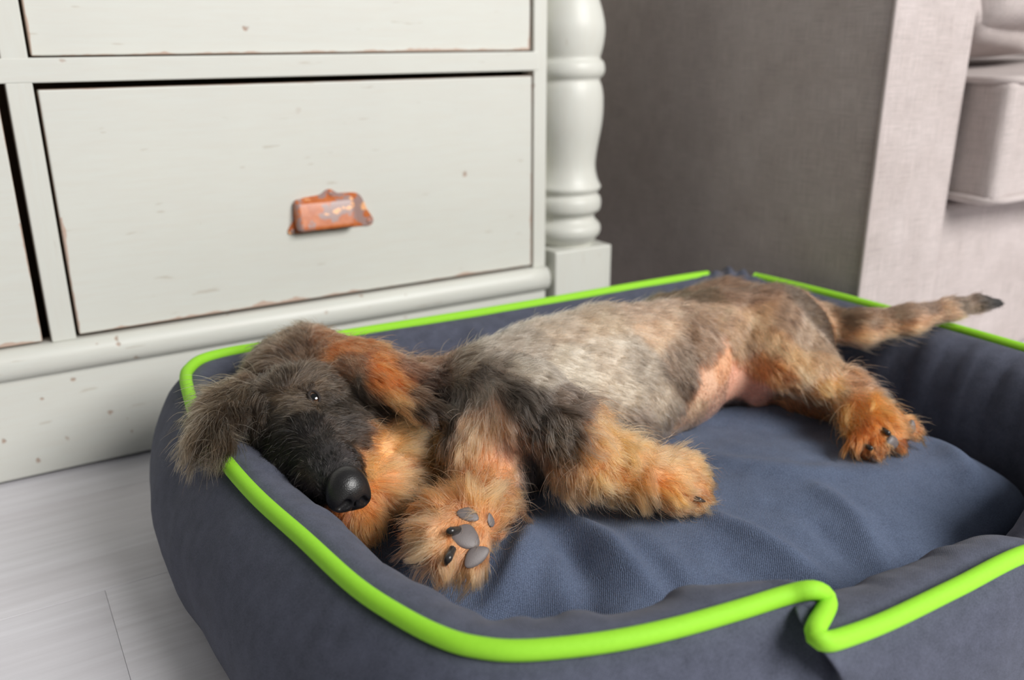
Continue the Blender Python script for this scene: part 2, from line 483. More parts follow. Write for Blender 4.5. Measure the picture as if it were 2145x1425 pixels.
for i, z0 in enumerate(zt):
    h = dt - db - 0.0022
    add_drawer(dl + 0.0015, dr, z0, z0 + h, (0.0015, 0.006, 0.002)[i], 0)
    add_drawer(XL, XL + DW - 0.001, z0 - 0.002, z0 + h - 0.002, (0.003, 0.002, 0.002)[i], 0)
# plinth and moulding
dbox('plinth', (XL - 0.06, xr + 0.0006, -0.0005, 0.03, 0.004, ml + 0.004), MAT['paint_plinth'], 0.002)
prof = [(0.02, ml), (-0.004, ml), (-0.009, ml + 0.003), (-0.0125, ml + 0.010), (-0.013, ml + 0.019), (-0.010, ml + 0.027), (-0.004, db - 0.0045), (0.02, db - 0.003)]
V = []; Fc = []
xs_ = np.linspace(XL - 0.06, xr + 0.0006, 40)
for x in xs_: V += [(x, y, z) for y, z in prof]
n = len(prof)
for i in range(len(xs_) - 1):
    for k in range(n):
        l = (k + 1) % n; Fc.append((i * n + k, (i + 1) * n + k, (i + 1) * n + l, i * n + l))
Fc += [tuple(range(n)), tuple(reversed([(len(xs_) - 1) * n + k for k in range(n)]))]
me = mesh_np('moulding', V, Fc)
bm = bmesh.new(); bm.from_mesh(me); bmesh.ops.recalc_face_normals(bm, faces=bm.faces); bm.to_mesh(me); bm.free()
dpart('moulding', me, MAT['paint_plinth'], smooth=True)
# turned corner columns
bx0, bx1 = 0.6685, 0.7655
cxp, cyp = (bx0 + bx1) / 2, -0.0135 + (bx1 - bx0) / 2
ztop = Py(1282, 512, -0.0135)[2]
edge = [(505, 1238), (500, 1246), (494, 1249), (488, 1255), (478, 1258), (468, 1256), (460, 1248), (452, 1244), (444, 1247), (438, 1256), (424, 1259), (411, 1257), (404, 1250), (398, 1254), (390, 1259), (384, 1256), (372, 1251), (350, 1247), (330, 1248), (305, 1252), (270, 1259), (240, 1263), (205, 1264), (180, 1261), (166, 1256), (160, 1262), (150, 1267), (138, 1267), (128, 1264), (122, 1257), (112, 1260), (90, 1265), (60, 1268), (30, 1264), (0, 1256), (-60, 1236), (-130, 1216)]
prof = []
for y, x in edge:
    d = ray(x, y); d2 = d[:2] / np.linalg.norm(d[:2])
    rel = np.array([cxp, cyp]) - CAM[:2]
    r_ = abs(d2[0] * rel[1] - d2[1] * rel[0])
    tt = (rel @ d2) / np.linalg.norm(d[:2])
    prof.append((r_, CAM[2] + d[2] * tt))
prof = [(prof[0][0], ztop - 0.01)] + prof
ztc = prof[-1][1]
prof += [(0.026, ztc + 0.06), (0.024, 0.70), (0.034, 0.72), (0.034, 0.735), (0.026, 0.75), (0.04, 0.79), (0.044, 0.83), (0.03, 0.86)]
post = lathe_mesh('turned_column', resample(catmull(prof, 4), 200), 56)
for cx_ in (cxp, XL - 0.03 - (cxp - xr)):
    c = dpart('turned_column', post, None, smooth=True)
    c.location = (cx_, cyp, 0)
    for nm, za, zb_ in (('column_base', 0.003, ztop), ('column_head', 0.855, 0.93)):
        hb = (bx1 - bx0) / 2
        dbox(nm, (cx_ - hb, cx_ + hb, cyp - hb, cyp + hb, za, zb_), MAT['paint_post'], 0.0022)
post.materials.append(MAT['paint_post'])
tag(dresser, 'cream painted wooden dresser with turned corner columns and copper cup pulls', 'dresser')

# ================================================================== SOFA
def cushion_mesh(name, c, half, r, n=26, puff=(0, 0, 0), wob=0.0, seed=0):
    V = []; Fc = []; idx = {}
    half = np.array(half, float); c = np.array(c, float)
    lim = np.maximum(half - r, 1e-4)
    ax = [np.sort(np.r_[np.linspace(-1, 1, n), np.sin(np.linspace(-np.pi / 2, np.pi / 2, n))]) for _ in range(3)]
    ax = [np.unique(np.round(a, 5)) for a in ax]
    for a in range(3):
        b, d = (a + 1) % 3, (a + 2) % 3
        for s in (-1, 1):
            g = {}
            for i, u in enumerate(ax[b]):
                for j, w in enumerate(ax[d]):
                    p = np.zeros(3); p[a] = s; p[b] = u; p[d] = w
                    key = tuple(np.round(p, 5))
                    if key not in idx:
                        q = p * half; core = np.clip(q, -lim, lim); o = q - core
                        L = np.linalg.norm(o)
                        q = core + o / (L + 1e-9) * min(r, L if np.count_nonzero(np.abs(o) > 1e-9) == 1 else r)
                        w3 = (1 - p * p)
                        q[a] += 0
                        for k in range(3):
                            k1, k2 = (k + 1) % 3, (k + 2) % 3
                            q[k] += np.sign(p[k]) * abs(p[k]) ** 2 * puff[k] * (1 - p[k1] ** 4) * (1 - p[k2] ** 4)
                        if wob:
                            nv = mnoise.noise_vector(Vector(tuple((q + c) * 9 + seed)))
                            q = q + wob * np.array(nv)
                        idx[key] = len(V); V.append(q + c)
                    g[i, j] = idx[key]
            for i in range(len(ax[b]) - 1):
                for j in range(len(ax[d]) - 1):
                    f = (g[i, j], g[i + 1, j], g[i + 1, j + 1], g[i, j + 1])
                    Fc.append(f if s > 0 else f[::-1])
    me = mesh_np(name, V, Fc); box_uv(me)
    return me
SY = -0.315
edgeP = Py(1800, 640, SY)
SX = Py(1832, 330, SY)[0]
AR = Py(2003, 330, SY)[0]
sofa = empty('sofa', (SX + 0.5, 0.1, 0))
def spart(name, me, mat=None, smooth=True, parent=None):
    o = link(name, me, mat or MAT['sofa'], None, smooth)
    o.parent = parent or sofa
    if parent is None: o.matrix_parent_inverse = Matrix.Translation((-(SX + 0.5), -0.1, 0))
    return o
AW = AR - SX
SDP = 0.56
def sb(name, x0, x1, y0, y1, z0, z1, r, **k):
    return spart(name, cushion_mesh(name, ((x0 + x1) / 2, (y0 + y1) / 2, (z0 + z1) / 2), ((x1 - x0) / 2, (y1 - y0) / 2, (z1 - z0) / 2), r, **k))
arm = sb('armrest', SX, SX + AW, SY, SDP, 0.002, 0.66, 0.010, puff=(0.0, 0.003, 0.01))
zc0, zc1 = Py(2060, 425, SY - 0.03)[2], Py(2090, 160, SY - 0.03)[2]
sb('seat_base', SX + AW - 0.01, SX + 1.7, SY + 0.003, SDP, 0.002, zc0 - 0.004, 0.012)
sb('armrest', SX + 1.69, SX + 1.69 + AW, SY, SDP, 0.02, 0.66, 0.010)
sb('backrest', SX + AW, SX + 1.69, SDP - 0.16, SDP, 0.02, 0.80, 0.03)
# piping down the arm front
pp = [(SX + 0.002, SY - 0.001, z) for z in np.linspace(0.03, 0.655, 40)]
spart('arm_piping', tube_mesh('arm_piping', pp, 0.0032, 8), parent=arm).matrix_parent_inverse = arm.matrix_world.inverted()
tag(sofa, 'taupe woven fabric sofa standing beside the dresser', 'sofa')
# loose cushions on the seat
CF = Py(2112, 330, SY - 0.05)
cl_x = AR + 0.006
for k in range(2):
    x0 = cl_x + k * 0.80; x1 = x0 + 0.775
    cu = empty('seat_cushion', (x0 + 0.39, 0.05, zc0))
    def cpart(nm, me):
        o = link(nm, me, MAT['sofa'], None, True); o.parent = cu
        o.matrix_parent_inverse = Matrix.Translation((-(x0 + 0.39), -0.05, -zc0)); return o
    y0, y1 = SY - 0.055, SDP - 0.17
    cpart('cover', cushion_mesh('cover', ((x0 + x1) / 2, (y0 + y1) / 2, (zc0 + zc1) / 2), ((x1 - x0) / 2, (y1 - y0) / 2, (zc1 - zc0) / 2), 0.014, puff=(0.004, 0.006, 0.012), wob=0.004, seed=k))
    for zz in (zc0 + 0.006, zc1 - 0.004):
        a = 0.028
        loop = []
        for (qx, qy, a0) in ((x1 - a, y1 - a, 0), (x0 + a, y1 - a, 90), (x0 + a, y0 + a, 180), (x1 - a, y0 + a, 270)):
            for t in np.linspace(0, 90, 7):
                w = math.radians(a0 + t); loop.append((qx + (a + 0.001) * math.cos(w), qy + (a + 0.001) * math.sin(w), zz))
        loop = resample(np.array(loop), 160, True)
        for q in loop: q[2] += 0.004 * mnoise.noise(Vector((q[0] * 9, q[1] * 9, zz * 5)))
        cpart('piping', tube_mesh('piping', loop, 0.0052, 8, True))
    tag(cu, ('taupe seat cushion with piped edges lying beside the near sofa arm', 'taupe seat cushion at the far end of the sofa')[k], 'cushion', 'sofa seat cushions')
    bc = link('back_cushion', cushion_mesh('back_cushion', ((x0 + x1) / 2 + 0.01, SDP - 0.26 - 0.10, zc1 + 0.235), (0.35, 0.085, 0.19), 0.04, puff=(0.02, 0.05, 0.02), wob=0.012, seed=5 + k), MAT['sofa'], None, True)
    tag(bc, ('plump taupe back cushion standing on the seat cushion beside the near arm', 'plump taupe back cushion at the far end of the sofa')[k], 'cushion', 'sofa back cushions')
pl = link('throw_pillow', cushion_mesh('throw_pillow', (0, 0, 0), (0.19, 0.055, 0.15), 0.035, puff=(0.01, 0.05, 0.01), wob=0.012, seed=11), MAT['sofa'], None, True)
pc = Py(2150, 40, SY + 0.08)
pl.location = (cl_x + 0.20, SY + 0.10, zc1 + 0.178); pl.rotation_euler = (math.radians(-14), 0, math.radians(6))
tag(pl, 'rumpled taupe throw pillow leaning beside the near sofa arm', 'pillow')

# ================================================================== DOG BED
RZ = 0.152
hi = lambda px, py, z=RZ: tuple(Pz(px, py, z))
fr = lambda px, py, y: tuple(Py(px, py, y))
rim = []
rim += [(0.852, -0.216, RZ), (0.868, -0.36, RZ), (0.876, -0.55, 0.150), (0.866, -0.645, 0.150), (0.828, -0.70, RZ), (0.76, -0.726, RZ), (0.69, -0.732, RZ), (0.655, -0.733, 0.150), (0.642, -0.735, 0.142), (0.642, -0.740, 0.128), (0.632, -0.745, 0.115), (0.60, -0.748, 0.111)]
for px, py in [(2145, 1152), (1990, 1226), (1850, 1294), (1762, 1330)]: rim.append(fr(px, py, -0.748))
for px, py, y in [(1722, 1341, -0.748), (1699, 1332, -0.745), (1701, 1312, -0.740), (1718, 1286, -0.734), (1728, 1262, -0.728), (1716, 1243, -0.725), (1690, 1238, -0.723)]: rim.append(fr(px, py, y))
for px, py in [(1640, 1249), (1540, 1280), (1400, 1319), (1260, 1347), (1100, 1363), (1000, 1356), (925, 1334), (840, 1290), (745, 1226), (640, 1130), (550, 1050), (490, 985), (445, 925)]: rim.append(hi(px, py))
rim += [hi(418, 885), hi(402, 835), hi(393, 797), hi(398, 778), hi(425, 757), hi(480, 742), hi(560, 729), hi(680, 711), hi(850, 684), hi(1000, 660), hi(1160, 633), hi(1330, 603), hi(1470, 580)]
rim += [(0.835, -0.178, RZ)]
RP = resample(catmull(rim, 12, True), 720, True)
NR = len(RP)
def gsm(P, s):
    k = np.arange(-3 * s, 3 * s + 1); w = np.exp(-0.5 * (k / s) ** 2); w /= w.sum()
    return sum(wi * np.roll(P, -ki, 0) for wi, ki in zip(w, k))
RS = gsm(RP, 8); RS4 = gsm(RP, 4)
cxb, cyb, ab, bb = 0.505, -0.435, 0.372, 0.298
u = (RS[:, 0] - cxb) / ab; v = (RS[:, 1] - cyb) / bb
N2 = np.stack([np.sign(u) * np.abs(u) ** 4 / ab, np.sign(v) * np.abs(v) ** 4 / bb], 1)
N2 /= np.linalg.norm(N2, axis=1)[:, None]
N2 = gsm(N2, 10); N2 /= np.linalg.norm(N2, axis=1)[:, None]
# cross-section: (offset outward, height as a fraction of the rim height, extra z, blend towards the smoothed rim)
sec_out = [(0.000, 1.00, -0.002, 0.0), (0.010, 0.955, 0, 0.1), (0.024, 0.85, 0, 0.45), (0.038, 0.68, 0, 0.9), (0.045, 0.48, 0, 1), (0.044, 0.30, 0, 1), (0.036, 0.13, 0, 1), (0.022, 0.03, 0, 1), (0.0, 0.006, 0, 1)]
sec_in = [(0.000, 1.00, -0.002, 0.0), (-0.010, 1.00, 0.0015, 0.1), (-0.022, 0.985, 0, 0.5), (-0.034, 0.93, 0, 0.8), (-0.043, 0.84, 0, 1), (-0.050, 0.70, 0, 1), (-0.056, 0.50, 0, 1), (-0.060, 0.30, 0, 1), (-0.062, 0.14, 0, 1)]
LOWF = np.clip((0.150 - gsm(RP, 9)[:, 2]) / 0.036, 0, 1) * (N2[:, 1] < -0.5)
wS = (np.exp(-((RP[:, 0] - 0.378) / 0.055) ** 2) + np.exp(-((RP[:, 0] - 0.640) / 0.055) ** 2)) * (RP[:, 1] < -0.68)
RS = RS + (gsm(RP, 18) - RS) * gsm(wS[:, None], 6)
BULGE = (1 - 0.35 * np.clip(N2[:, 0], 0, 1) ** 2 - 0.30 * np.clip(-N2[:, 1], 0, 1) ** 2) * (1 - 0.80 * LOWF)
def bed_panel(name, sec, n, seed, amp):
    S_ = resample(catmull(sec, 6), n)
    V = np.zeros((NR, n, 3))
    for j, (o, fr_, ez, bl) in enumerate(S_):
        P = RP * (1 - bl) + RS * bl
        oo = o * BULGE if o > 0 else np.full(NR, o)
        V[:, j, :2] = P[:, :2] + N2 * oo[:, None]
        V[:, j, 2] = (RP[:, 2] * (1 - 0.6 * bl) + RS4[:, 2] * 0.6 * bl) * fr_ + ez
    d = np.zeros((NR, n))
    for i in range(NR):
        a = 2 * math.pi * i / NR
        for j in range(n):
            p = V[i, j]
            e = min(1.0, j / 6.0)
            w = mnoise.noise(Vector((p[0] * 9, p[1] * 9, p[2] * 9 + seed))) * 1.0 + mnoise.noise(Vector((p[0] * 26, p[1] * 26, p[2] * 9 + seed))) * 0.45
            # gathers: pull-lines running down from the seam
            g = mnoise.noise(Vector((p[0] * 60, p[1] * 60, p[2] * 6 + seed + 7)))
            pj = math.sin(math.pi * min(1, j / (0.9 * n))) if seed else 0.0
            pl0 = mnoise.noise(Vector((RS[i, 0] * 17, RS[i, 1] * 17, 9.1))); pl1 = mnoise.noise(Vector((RS[i, 0] * 34, RS[i, 1] * 34, 4.1)))
            d[i, j] = pj * (0.008 * pl0 - 0.006 * max(0.0, pl1) ** 0.7 * (pl1 > 0)) + e * amp * (w + 0.35 * g * math.exp(-j / (0.35 * n)))
    V[..., :2] += N2[:, None, :] * d[..., None]
    V[..., 2] += np.where(np.arange(n)[None, :] < n * 0.5, np.abs(d) * 0.2 * (1 if seed else 0), 0)
    # fabric bunched up at the back right corner
    c = np.array([0.836, -0.180])
    for i in range(NR):
        r = np.linalg.norm(RP[i, :2] - c)
        if r < 0.075:
            w = math.exp(-(r / 0.034) ** 2)
            for j in range(n):
                k = math.exp(-j / (0.28 * n))
                V[i, j, 2] += w * k * (0.010 + 0.004 * math.sin(i * 1.05))
                V[i, j, :2] += N2[i] * w * k * 0.004 * math.sin(i * 0.9 + 1)
    Fc = []
    for i in range(NR):
        q = (i + 1) % NR
        for j in range(n - 1):
            f = (i * n + j, q * n + j, q * n + j + 1, i * n + j + 1)
            Fc.append(f if seed else f[::-1])
    me = mesh_np(name, V.reshape(-1, 3), Fc)
    uv = me.uv_layers.new(name='UVMap')
    al = np.r_[0, np.cumsum(np.linalg.norm(np.diff(RS, axis=0), axis=1))]; al = np.r_[al, al[-1] + (al[1] - al[0])]
    bl = np.r_[0, np.cumsum(np.linalg.norm(np.diff(S_[:, :2] * [1, RZ], axis=0), axis=1))]
    UV = []
    for i in range(NR):
        for j in range(n - 1):
            q = [(al[i], bl[j]), (al[i + 1], bl[j]), (al[i + 1], bl[j + 1]), (al[i], bl[j + 1])]
            UV += q if seed else q[::-1]
    uv.data.foreach_set('uv', np.array(UV, np.float32).ravel())
    return me, V
bed = empty('dog_bed', (cxb, cyb, 0))
PINV = Matrix.Translation((-cxb, -cyb, 0))
def bpart(nm, me, mat):
    o = link(nm, me, mat, None, True); o.parent = bed; o.matrix_parent_inverse = PINV; return o
me, VO = bed_panel('outer_wall', sec_out, 26, 0, 0.0035); bpart('outer_wall', me, MAT['bed'])
me, VI = bed_panel('inner_wall', sec_in, 26, 3, 0.0045); bpart('inner_wall', me, MAT['bed'])
# base panel
ring = resample(RS, 120, True); nr = gsm(ring, 2)
Vb = [(cxb, cyb, 0.012)] + [(p[0], p[1], 0.012) for p in nr] + [(p[0], p[1], 0.003) for p in nr] + [(cxb, cyb, 0.003)]
Fb = []
for i in range(120):
    j = (i + 1) % 120
    Fb += [(0, 1 + i, 1 + j), (241, 121 + j, 121 + i), (1 + i, 121 + i, 121 + j, 1 + j)]
bpart('base', mesh_np('base', Vb, Fb), MAT['bed'])
# piping, open at the bunched corner
dcor = np.linalg.norm(RP[:, :2] - np.array([0.836, -0.180]), axis=1)
keep = dcor > 0.030
st = [i for i in range(NR) if keep[i] and not keep[i - 1]][0]
PP = np.array([RP[(st + k) % NR] for k in range(NR) if keep[(st + k) % NR]])
PP[:, 2] += 0.0012
PN = np.array([N2[(st + k) % NR] for k in range(NR) if keep[(st + k) % NR]])
PL_ = np.array([LOWF[(st + k) % NR] * (1 - LOWF[(st + k) % NR]) * 4 for k in range(NR) if keep[(st + k) % NR]])
PP[:, :2] += PN * (0.0015 + 0.0035 * PL_)[:, None]
bpart('piping', tube_mesh('piping', PP, 0.0056, 12), MAT['piping'])
tag(bed, 'dark slate fabric dog bed with raised walls and lime green piping', 'dog bed')

# ------------------------------------------------------------------ cushion in the bed
ridges = [  # polylines in photo pixels on the cushion, height (m), width (m)
    ([(1165, 1078), (1260, 1130), (1330, 1180), (1400, 1228)], 0.010, 0.009),
    ([(1150, 1110), (1230, 1165), (1290, 1215)], -0.007, 0.010),
    ([(1480, 1085), (1590, 1125), (1690, 1165), (1775, 1198)], 0.013, 0.010),
    ([(1520, 1150), (1620, 1190), (1740, 1215)], -0.013, 0.014),
    ([(1720, 1035), (1800, 1085), (1885, 1165)], 0.010, 0.010),
    ([(1690, 1075), (1760, 1120), (1830, 1180)], -0.007, 0.011),
    ([(1430, 955), (1560, 985), (1700, 1000), (1860, 985)], 0.005, 0.012),
    ([(1120, 1095), (1085, 1160), (1020, 1215), (930, 1228)], 0.013, 0.011),
    ([(1190, 1140), (1230, 1200), (1240, 1260)], -0.008, 0.012),
    ([(1330, 1120), (1420, 1170), (1480, 1230)], 0.006, 0.010),
    ([(1930, 915), (1985, 930), (2065, 1005)], 0.014, 0.016),
    ([(1480, 880), (1600, 868), (1720, 885)], 0.010, 0.024),
]
CZ = 0.086
RID = []
for pl_, hgt, wid in ridges:
    q = resample(catmull([Pz(x, y, CZ)[:2] for x, y in pl_], 6), 40)
    RID.append((q, hgt, wid))
def cush_z(xy):
    xy = np.asarray(xy, float)
    z = np.full(len(xy), CZ)
    for q, hgt, wid in RID:
        d = np.sqrt(((xy[:, None, :] - q[None]) ** 2).sum(-1))
        k = d.argmin(1); d = d.min(1)
        t = np.sin(np.pi * np.clip((k + 4) / 47.0, 0, 1)) ** 0.6
        z += hgt * t * np.exp(-(d / wid) ** 2)
    for (bx, by, r, a) in [(0.56, -0.52, 0.10, 0.006), (0.33, -0.60, 0.05, -0.006), (0.70, -0.55, 0.07, 0.006), (0.42, -0.50, 0.06, 0.003), (0.25, -0.58, 0.06, -0.016), (0.40, -0.64, 0.05, -0.010)]:
        z += a * np.exp(-(((xy - [bx, by]) ** 2).sum(1)) / r ** 2)
    for px, py, a, r in ((850, 1175, -0.022, 0.035), (1000, 1275, -0.026, 0.042), (1150, 1290, -0.018, 0.040)):
        z += a * np.exp(-(((xy - Pz(px, py, 0.075)[:2]) ** 2).sum(1)) / r ** 2)
    return z
NA, NB = 300, 110
IN = gsm(RS[:, :2] - N2 * (0.060 + 0.018 * np.clip(N2[:, :1], 0, 1) + 0.014 * np.clip(-N2[:, 1:], 0, 1)), 12)
ring = resample(IN, NA, True)
ang_ = ring - np.array([cxb, cyb]); ang_ /= np.linalg.norm(ang_ / np.array([0.30, 0.23]), axis=1)[:, None]
frw = np.clip(-ang_[:, 1] / 0.23, 0, 1) ** 1.5; rtw = np.clip(ang_[:, 0] / 0.30, 0, 1) ** 2
PEX = 8.0 - 4.6 * np.clip(frw + 0.5 * rtw, 0, 1)
cc = np.array([cxb, cyb])
Vt = [(*cc, float(cush_z([cc])[0]))]; Vd = [(*cc, 0.016)]
for b in range(1, NB + 1):
    r = b / NB
    r2 = 1 - (1 - r) ** 1.25
    xy = cc + (ring - cc) * r2
    zt_ = cush_z(xy)
    for k in range(NA):
        p = Vector((xy[k][0] * 16, xy[k][1] * 16, 3.3))
        zt_[k] += 0.0035 * mnoise.noise(p) + 0.0012 * mnoise.noise(p * 2.7)
    prof_ = np.clip(1 - r2 ** PEX, 0, 1) ** 0.5
    zz = 0.044 + (zt_ - 0.044) * prof_
    Vt += [(xy[k][0], xy[k][1], zz[k]) for k in range(NA)]
    if b < NB: Vd += [(xy[k][0], xy[k][1], 0.044 - 0.028 * prof_[k]) for k in range(NA)]
Fc = []
for k in range(NA):
    l = (k + 1) % NA
    Fc.append((0, 1 + k, 1 + l))
    for b in range(NB - 1): Fc.append((1 + b * NA + k, 1 + (b + 1) * NA + k, 1 + (b + 1) * NA + l, 1 + b * NA + l))
o0 = len(Vt); 
lastT = 1 + (NB - 1) * NA
def did(b, k): return o0 + 1 + b * NA + k if b < NB - 1 else lastT + k
for k in range(NA):
    l = (k + 1) % NA
    Fc.append((o0, o0 + 1 + l, o0 + 1 + k))
    for b in range(NB - 1): Fc.append((did(b, k), did(b, l), did(b + 1, l), did(b + 1, k)))
cme = mesh_np('bed_cushion', Vt + Vd, Fc)
bm = bmesh.new(); bm.from_mesh(cme); bmesh.ops.recalc_face_normals(bm, faces=bm.faces); bm.to_mesh(cme); bm.free()
box_uv(cme)
cu = link('bed_cushion', cme, MAT['cushion'], None, True)
tag(cu, 'creased blue grey cushion lying inside the dog bed', 'cushion')

# ================================================================== DOG
def A(px, py, z): return Pz(px, py, z)
parts = []  # (a, b, r1, r2, k)
FLOW = []   # limbs whose coat follows their own axis
CUR = [None]
def cone(a, b, r1, r2, k=0.012):
    parts.append((np.array(a), np.array(b), r1, r2, k))
    if CUR[0] is not None: FLOW.append((np.array(a), np.array(b), r1, r2, CUR[0]))
def chain(pts, k=0.012):
    for (a, ra), (b, rb) in zip(pts[:-1], pts[1:]): cone(a, b, ra, rb, k)
# trunk
chain([(A(985, 858, .143), .041), (A(1060, 834, .144), .050), (A(1150, 806, .146), .0565), (A(1270, 778, .147), .060), (A(1390, 762, .145), .057), (A(1500, 722, .143), .052), (A(1600, 712, .143), .050), (A(1650, 720, .140), .042)], 0.02)
chain([(A(1200, 860, .120), .036), (A(1320, 850, .120), .036), (A(1430, 815, .118), .034)], 0.025)
chain([(A(1400, 690, .128), .040), (A(1520, 665, .130), .042), (A(1610, 680, .140), .040)], 0.02)
# neck
chain([(A(640, 785, .150), .040), (A(760, 826, .140), .035), (A(880, 846, .138), .034), (A(985, 855, .142), .041)], 0.02)
# skull
SKC = A(594, 800, .158)
cone(SKC, A(645, 772, .160), .036, .037, 0.015)
cone(A(575, 778, .154), A(645, 738, .160), .025, .026, 0.015)
# brow and muzzle
NOSE = A(722, 1022, .135)
cone(A(590, 850, .168), A(650, 830, .172), .026, .026, 0.015)
chain([(A(605, 860, .160), .032), (A(645, 930, .152), .0265), (A(690, 988, .146), .0210), (A(716, 1014, .1435), .0175)], 0.014)
chain([(A(570, 900, .148), .028), (A(625, 985, .135), .020), (A(665, 1030, .128), .013)], 0.014)
chain([(A(700, 880, .155), .026), (A(730, 930, .148), .020), (A(728, 980, .140), .014)], 0.014)
# cheek and lower jaw
chain([(A(720, 820, .158), .037), (A(790, 845, .153), .037), (A(850, 872, .146), .035)], 0.016)
chain([(A(860, 900, .132), .034), (A(835, 955, .122), .029), (A(805, 1015, .112), .022), (A(775, 1065, .104), .014)], 0.014)
chain([(A(640, 1010, .118), .015), (A(705, 1068, .108), .013), (A(765, 1100, .102), .011)], 0.012)
# eye socket bulge
cone(A(655, 822, .176), A(664, 836, .176), .016, .014, 0.012)
# upper (left) ear: a leathery flap fanned from its root
CUR[0] = 'ear'
for root, mid, tip in (((658, 716, .184), (785, 742, .186), (900, 800, .174)), ((668, 724, .187), (798, 768, .187), (936, 836, .169)), ((685, 736, .189), (793, 790, .187), (928, 866, .168)), ((700, 752, .189), (783, 808, .185), (885, 872, .170)), ((663, 720, .186), (795, 754, .187), (922, 816, .171))):
    chain([(A(*root), .010), (A(*mid), .0085), (A(*tip), .0060)], 0.010)
CUR[0] = None
# lower (right) ear hanging over the rim
CUR[0] = 'ear2'
for tip, mid in (((418, 928, .166), (452, 872, .171)), ((462, 935, .166), (478, 885, .171)), ((432, 868, .170), (468, 852, .172))):
    chain([(A(515, 828, .166), .013), (A(*mid), .0085), (A(*tip), .0055)], 0.010)
CUR[0] = None
chain([(A(1085, 880, .128), .034), (A(1105, 960, .108), .026)], 0.012)
# left foreleg, reaching to the right across the cushion
chain([(A(1010, 815, .172), .034), (A(1100, 850, .172), .034), (A(1185, 900, .160), .030)], 0.014)
chain([(A(1185, 915, .150), .026), (A(1215, 960, .138), .025), (A(1300, 980, .126), .0225), (A(1370, 1002, .118), .0185), (A(1405, 1016, .115), .0175)], 0.010)
for dx, dy, dz, r in ((1438, 975, .122, .0095), (1458, 1000, .116, .010), (1462, 1030, .109, .010), (1440, 1050, .104, .0095)):
    chain([(A(1400, 1015 + (dy - 1015) * 0.4, .114), .014), (A(dx - 14, dy, dz), r + 0.001), (A(dx, dy + 4, dz - .003), r)], 0.005)
# right foreleg, folded, paw pads to the viewer
chain([(A(1035, 850, .150), .042), (A(1020, 930, .140), .034), (A(1030, 990, .122), .027), (A(1020, 1040, .115), .022)], 0.012)
PAW = A(978, 1095, .118)
chain([(A(1020, 1040, .115), .021), (PAW, .022)], 0.010)
toeD = [((912, 1075, .128), .0105), ((905, 1125, .124), .011), ((925, 1170, .116), .0115), ((985, 1175, .110), .0115)]
for t_, r in toeD:
    chain([(PAW, .018), (A(*t_), r)], 0.005)
# left hind leg
chain([(A(1645, 680, .150), .038), (A(1622, 715, .150), .030), (A(1626, 748, .146), .022), (A(1650, 778, .140), .019)], 0.028)
chain([(A(1650, 778, .142), .020), (A(1705, 795, .136), .020), (A(1765, 820, .128), .0185), (A(1800, 860, .118), .017), (A(1835, 895, .112), .018)], 0.010)
chain([(A(1672, 710, .146), .030), (A(1722, 785, .136), .019)], 0.016)
chain([(A(1500, 780, .122), .034), (A(1580, 810, .112), .024)], 0.02)
for dx, dy, dz, r in ((1800, 925, .104, .0095), (1835, 932, .104, .0105), (1872, 922, .104, .0105), (1900, 900, .107, .0095)):
    chain([(A(1830, 892, .112), .014), (A(dx, dy, dz), r)], 0.006)
# right hind leg, mostly hidden beneath
chain([(A(1620, 770, .118), .034), (A(1670, 825, .108), .020), (A(1735, 850, .103), .015)], 0.010)
# tail
CUR[0] = 'tail'
chain([(A(1650, 690, .146), .026), (A(1720, 684, .150), .0215), (A(1800, 686, .156), .0175), (A(1900, 670, .166), .0140), (A(1990, 648, .176), .0105), (A(2050, 637, .181), .0075), (A(2088, 635, .182), .0055)], 0.012)
CUR[0] = None

def dog_sdf(P):
    d = np.full(P.shape[:-1], 1.0)
    for a, b, r1, r2, k in parts:
        lo = np.minimum(a, b) - max(r1, r2) - 0.05; hi_ = np.maximum(a, b) + max(r1, r2) + 0.05
        mk = np.all((P > lo) & (P < hi_), axis=-1)
        if mk.any():
            q = P[mk]
            d[mk] = smin(d[mk], sd_cone(q, a, b, r1, r2), k)
    return d
hg = 0.0034
allp = np.array([p for pt in parts for p in (pt[0], pt[1])])
lo = allp.min(0) - 0.075; hi_ = allp.max(0) + 0.075
axs = [np.arange(lo[i], hi_[i], hg) for i in range(3)]
FD = np.ones([len(a) for a in axs], np.float32)
for a, b, r1, r2, k in parts:
    R_ = max(r1, r2) + 0.045
    s = []
    for i in range(3):
        s.append(slice(max(0, int((min(a[i], b[i]) - R_ - lo[i]) / hg)), int((max(a[i], b[i]) + R_ - lo[i]) / hg) + 2))
    s = tuple(s)
    G = np.stack(np.meshgrid(axs[0][s[0]], axs[1][s[1]], axs[2][s[2]], indexing='ij'), -1)
    FD[s] = smin(FD[s], sd_cone(G, a, b, r1, r2), k)
V, Fc = surface_nets(FD, lo, hg)
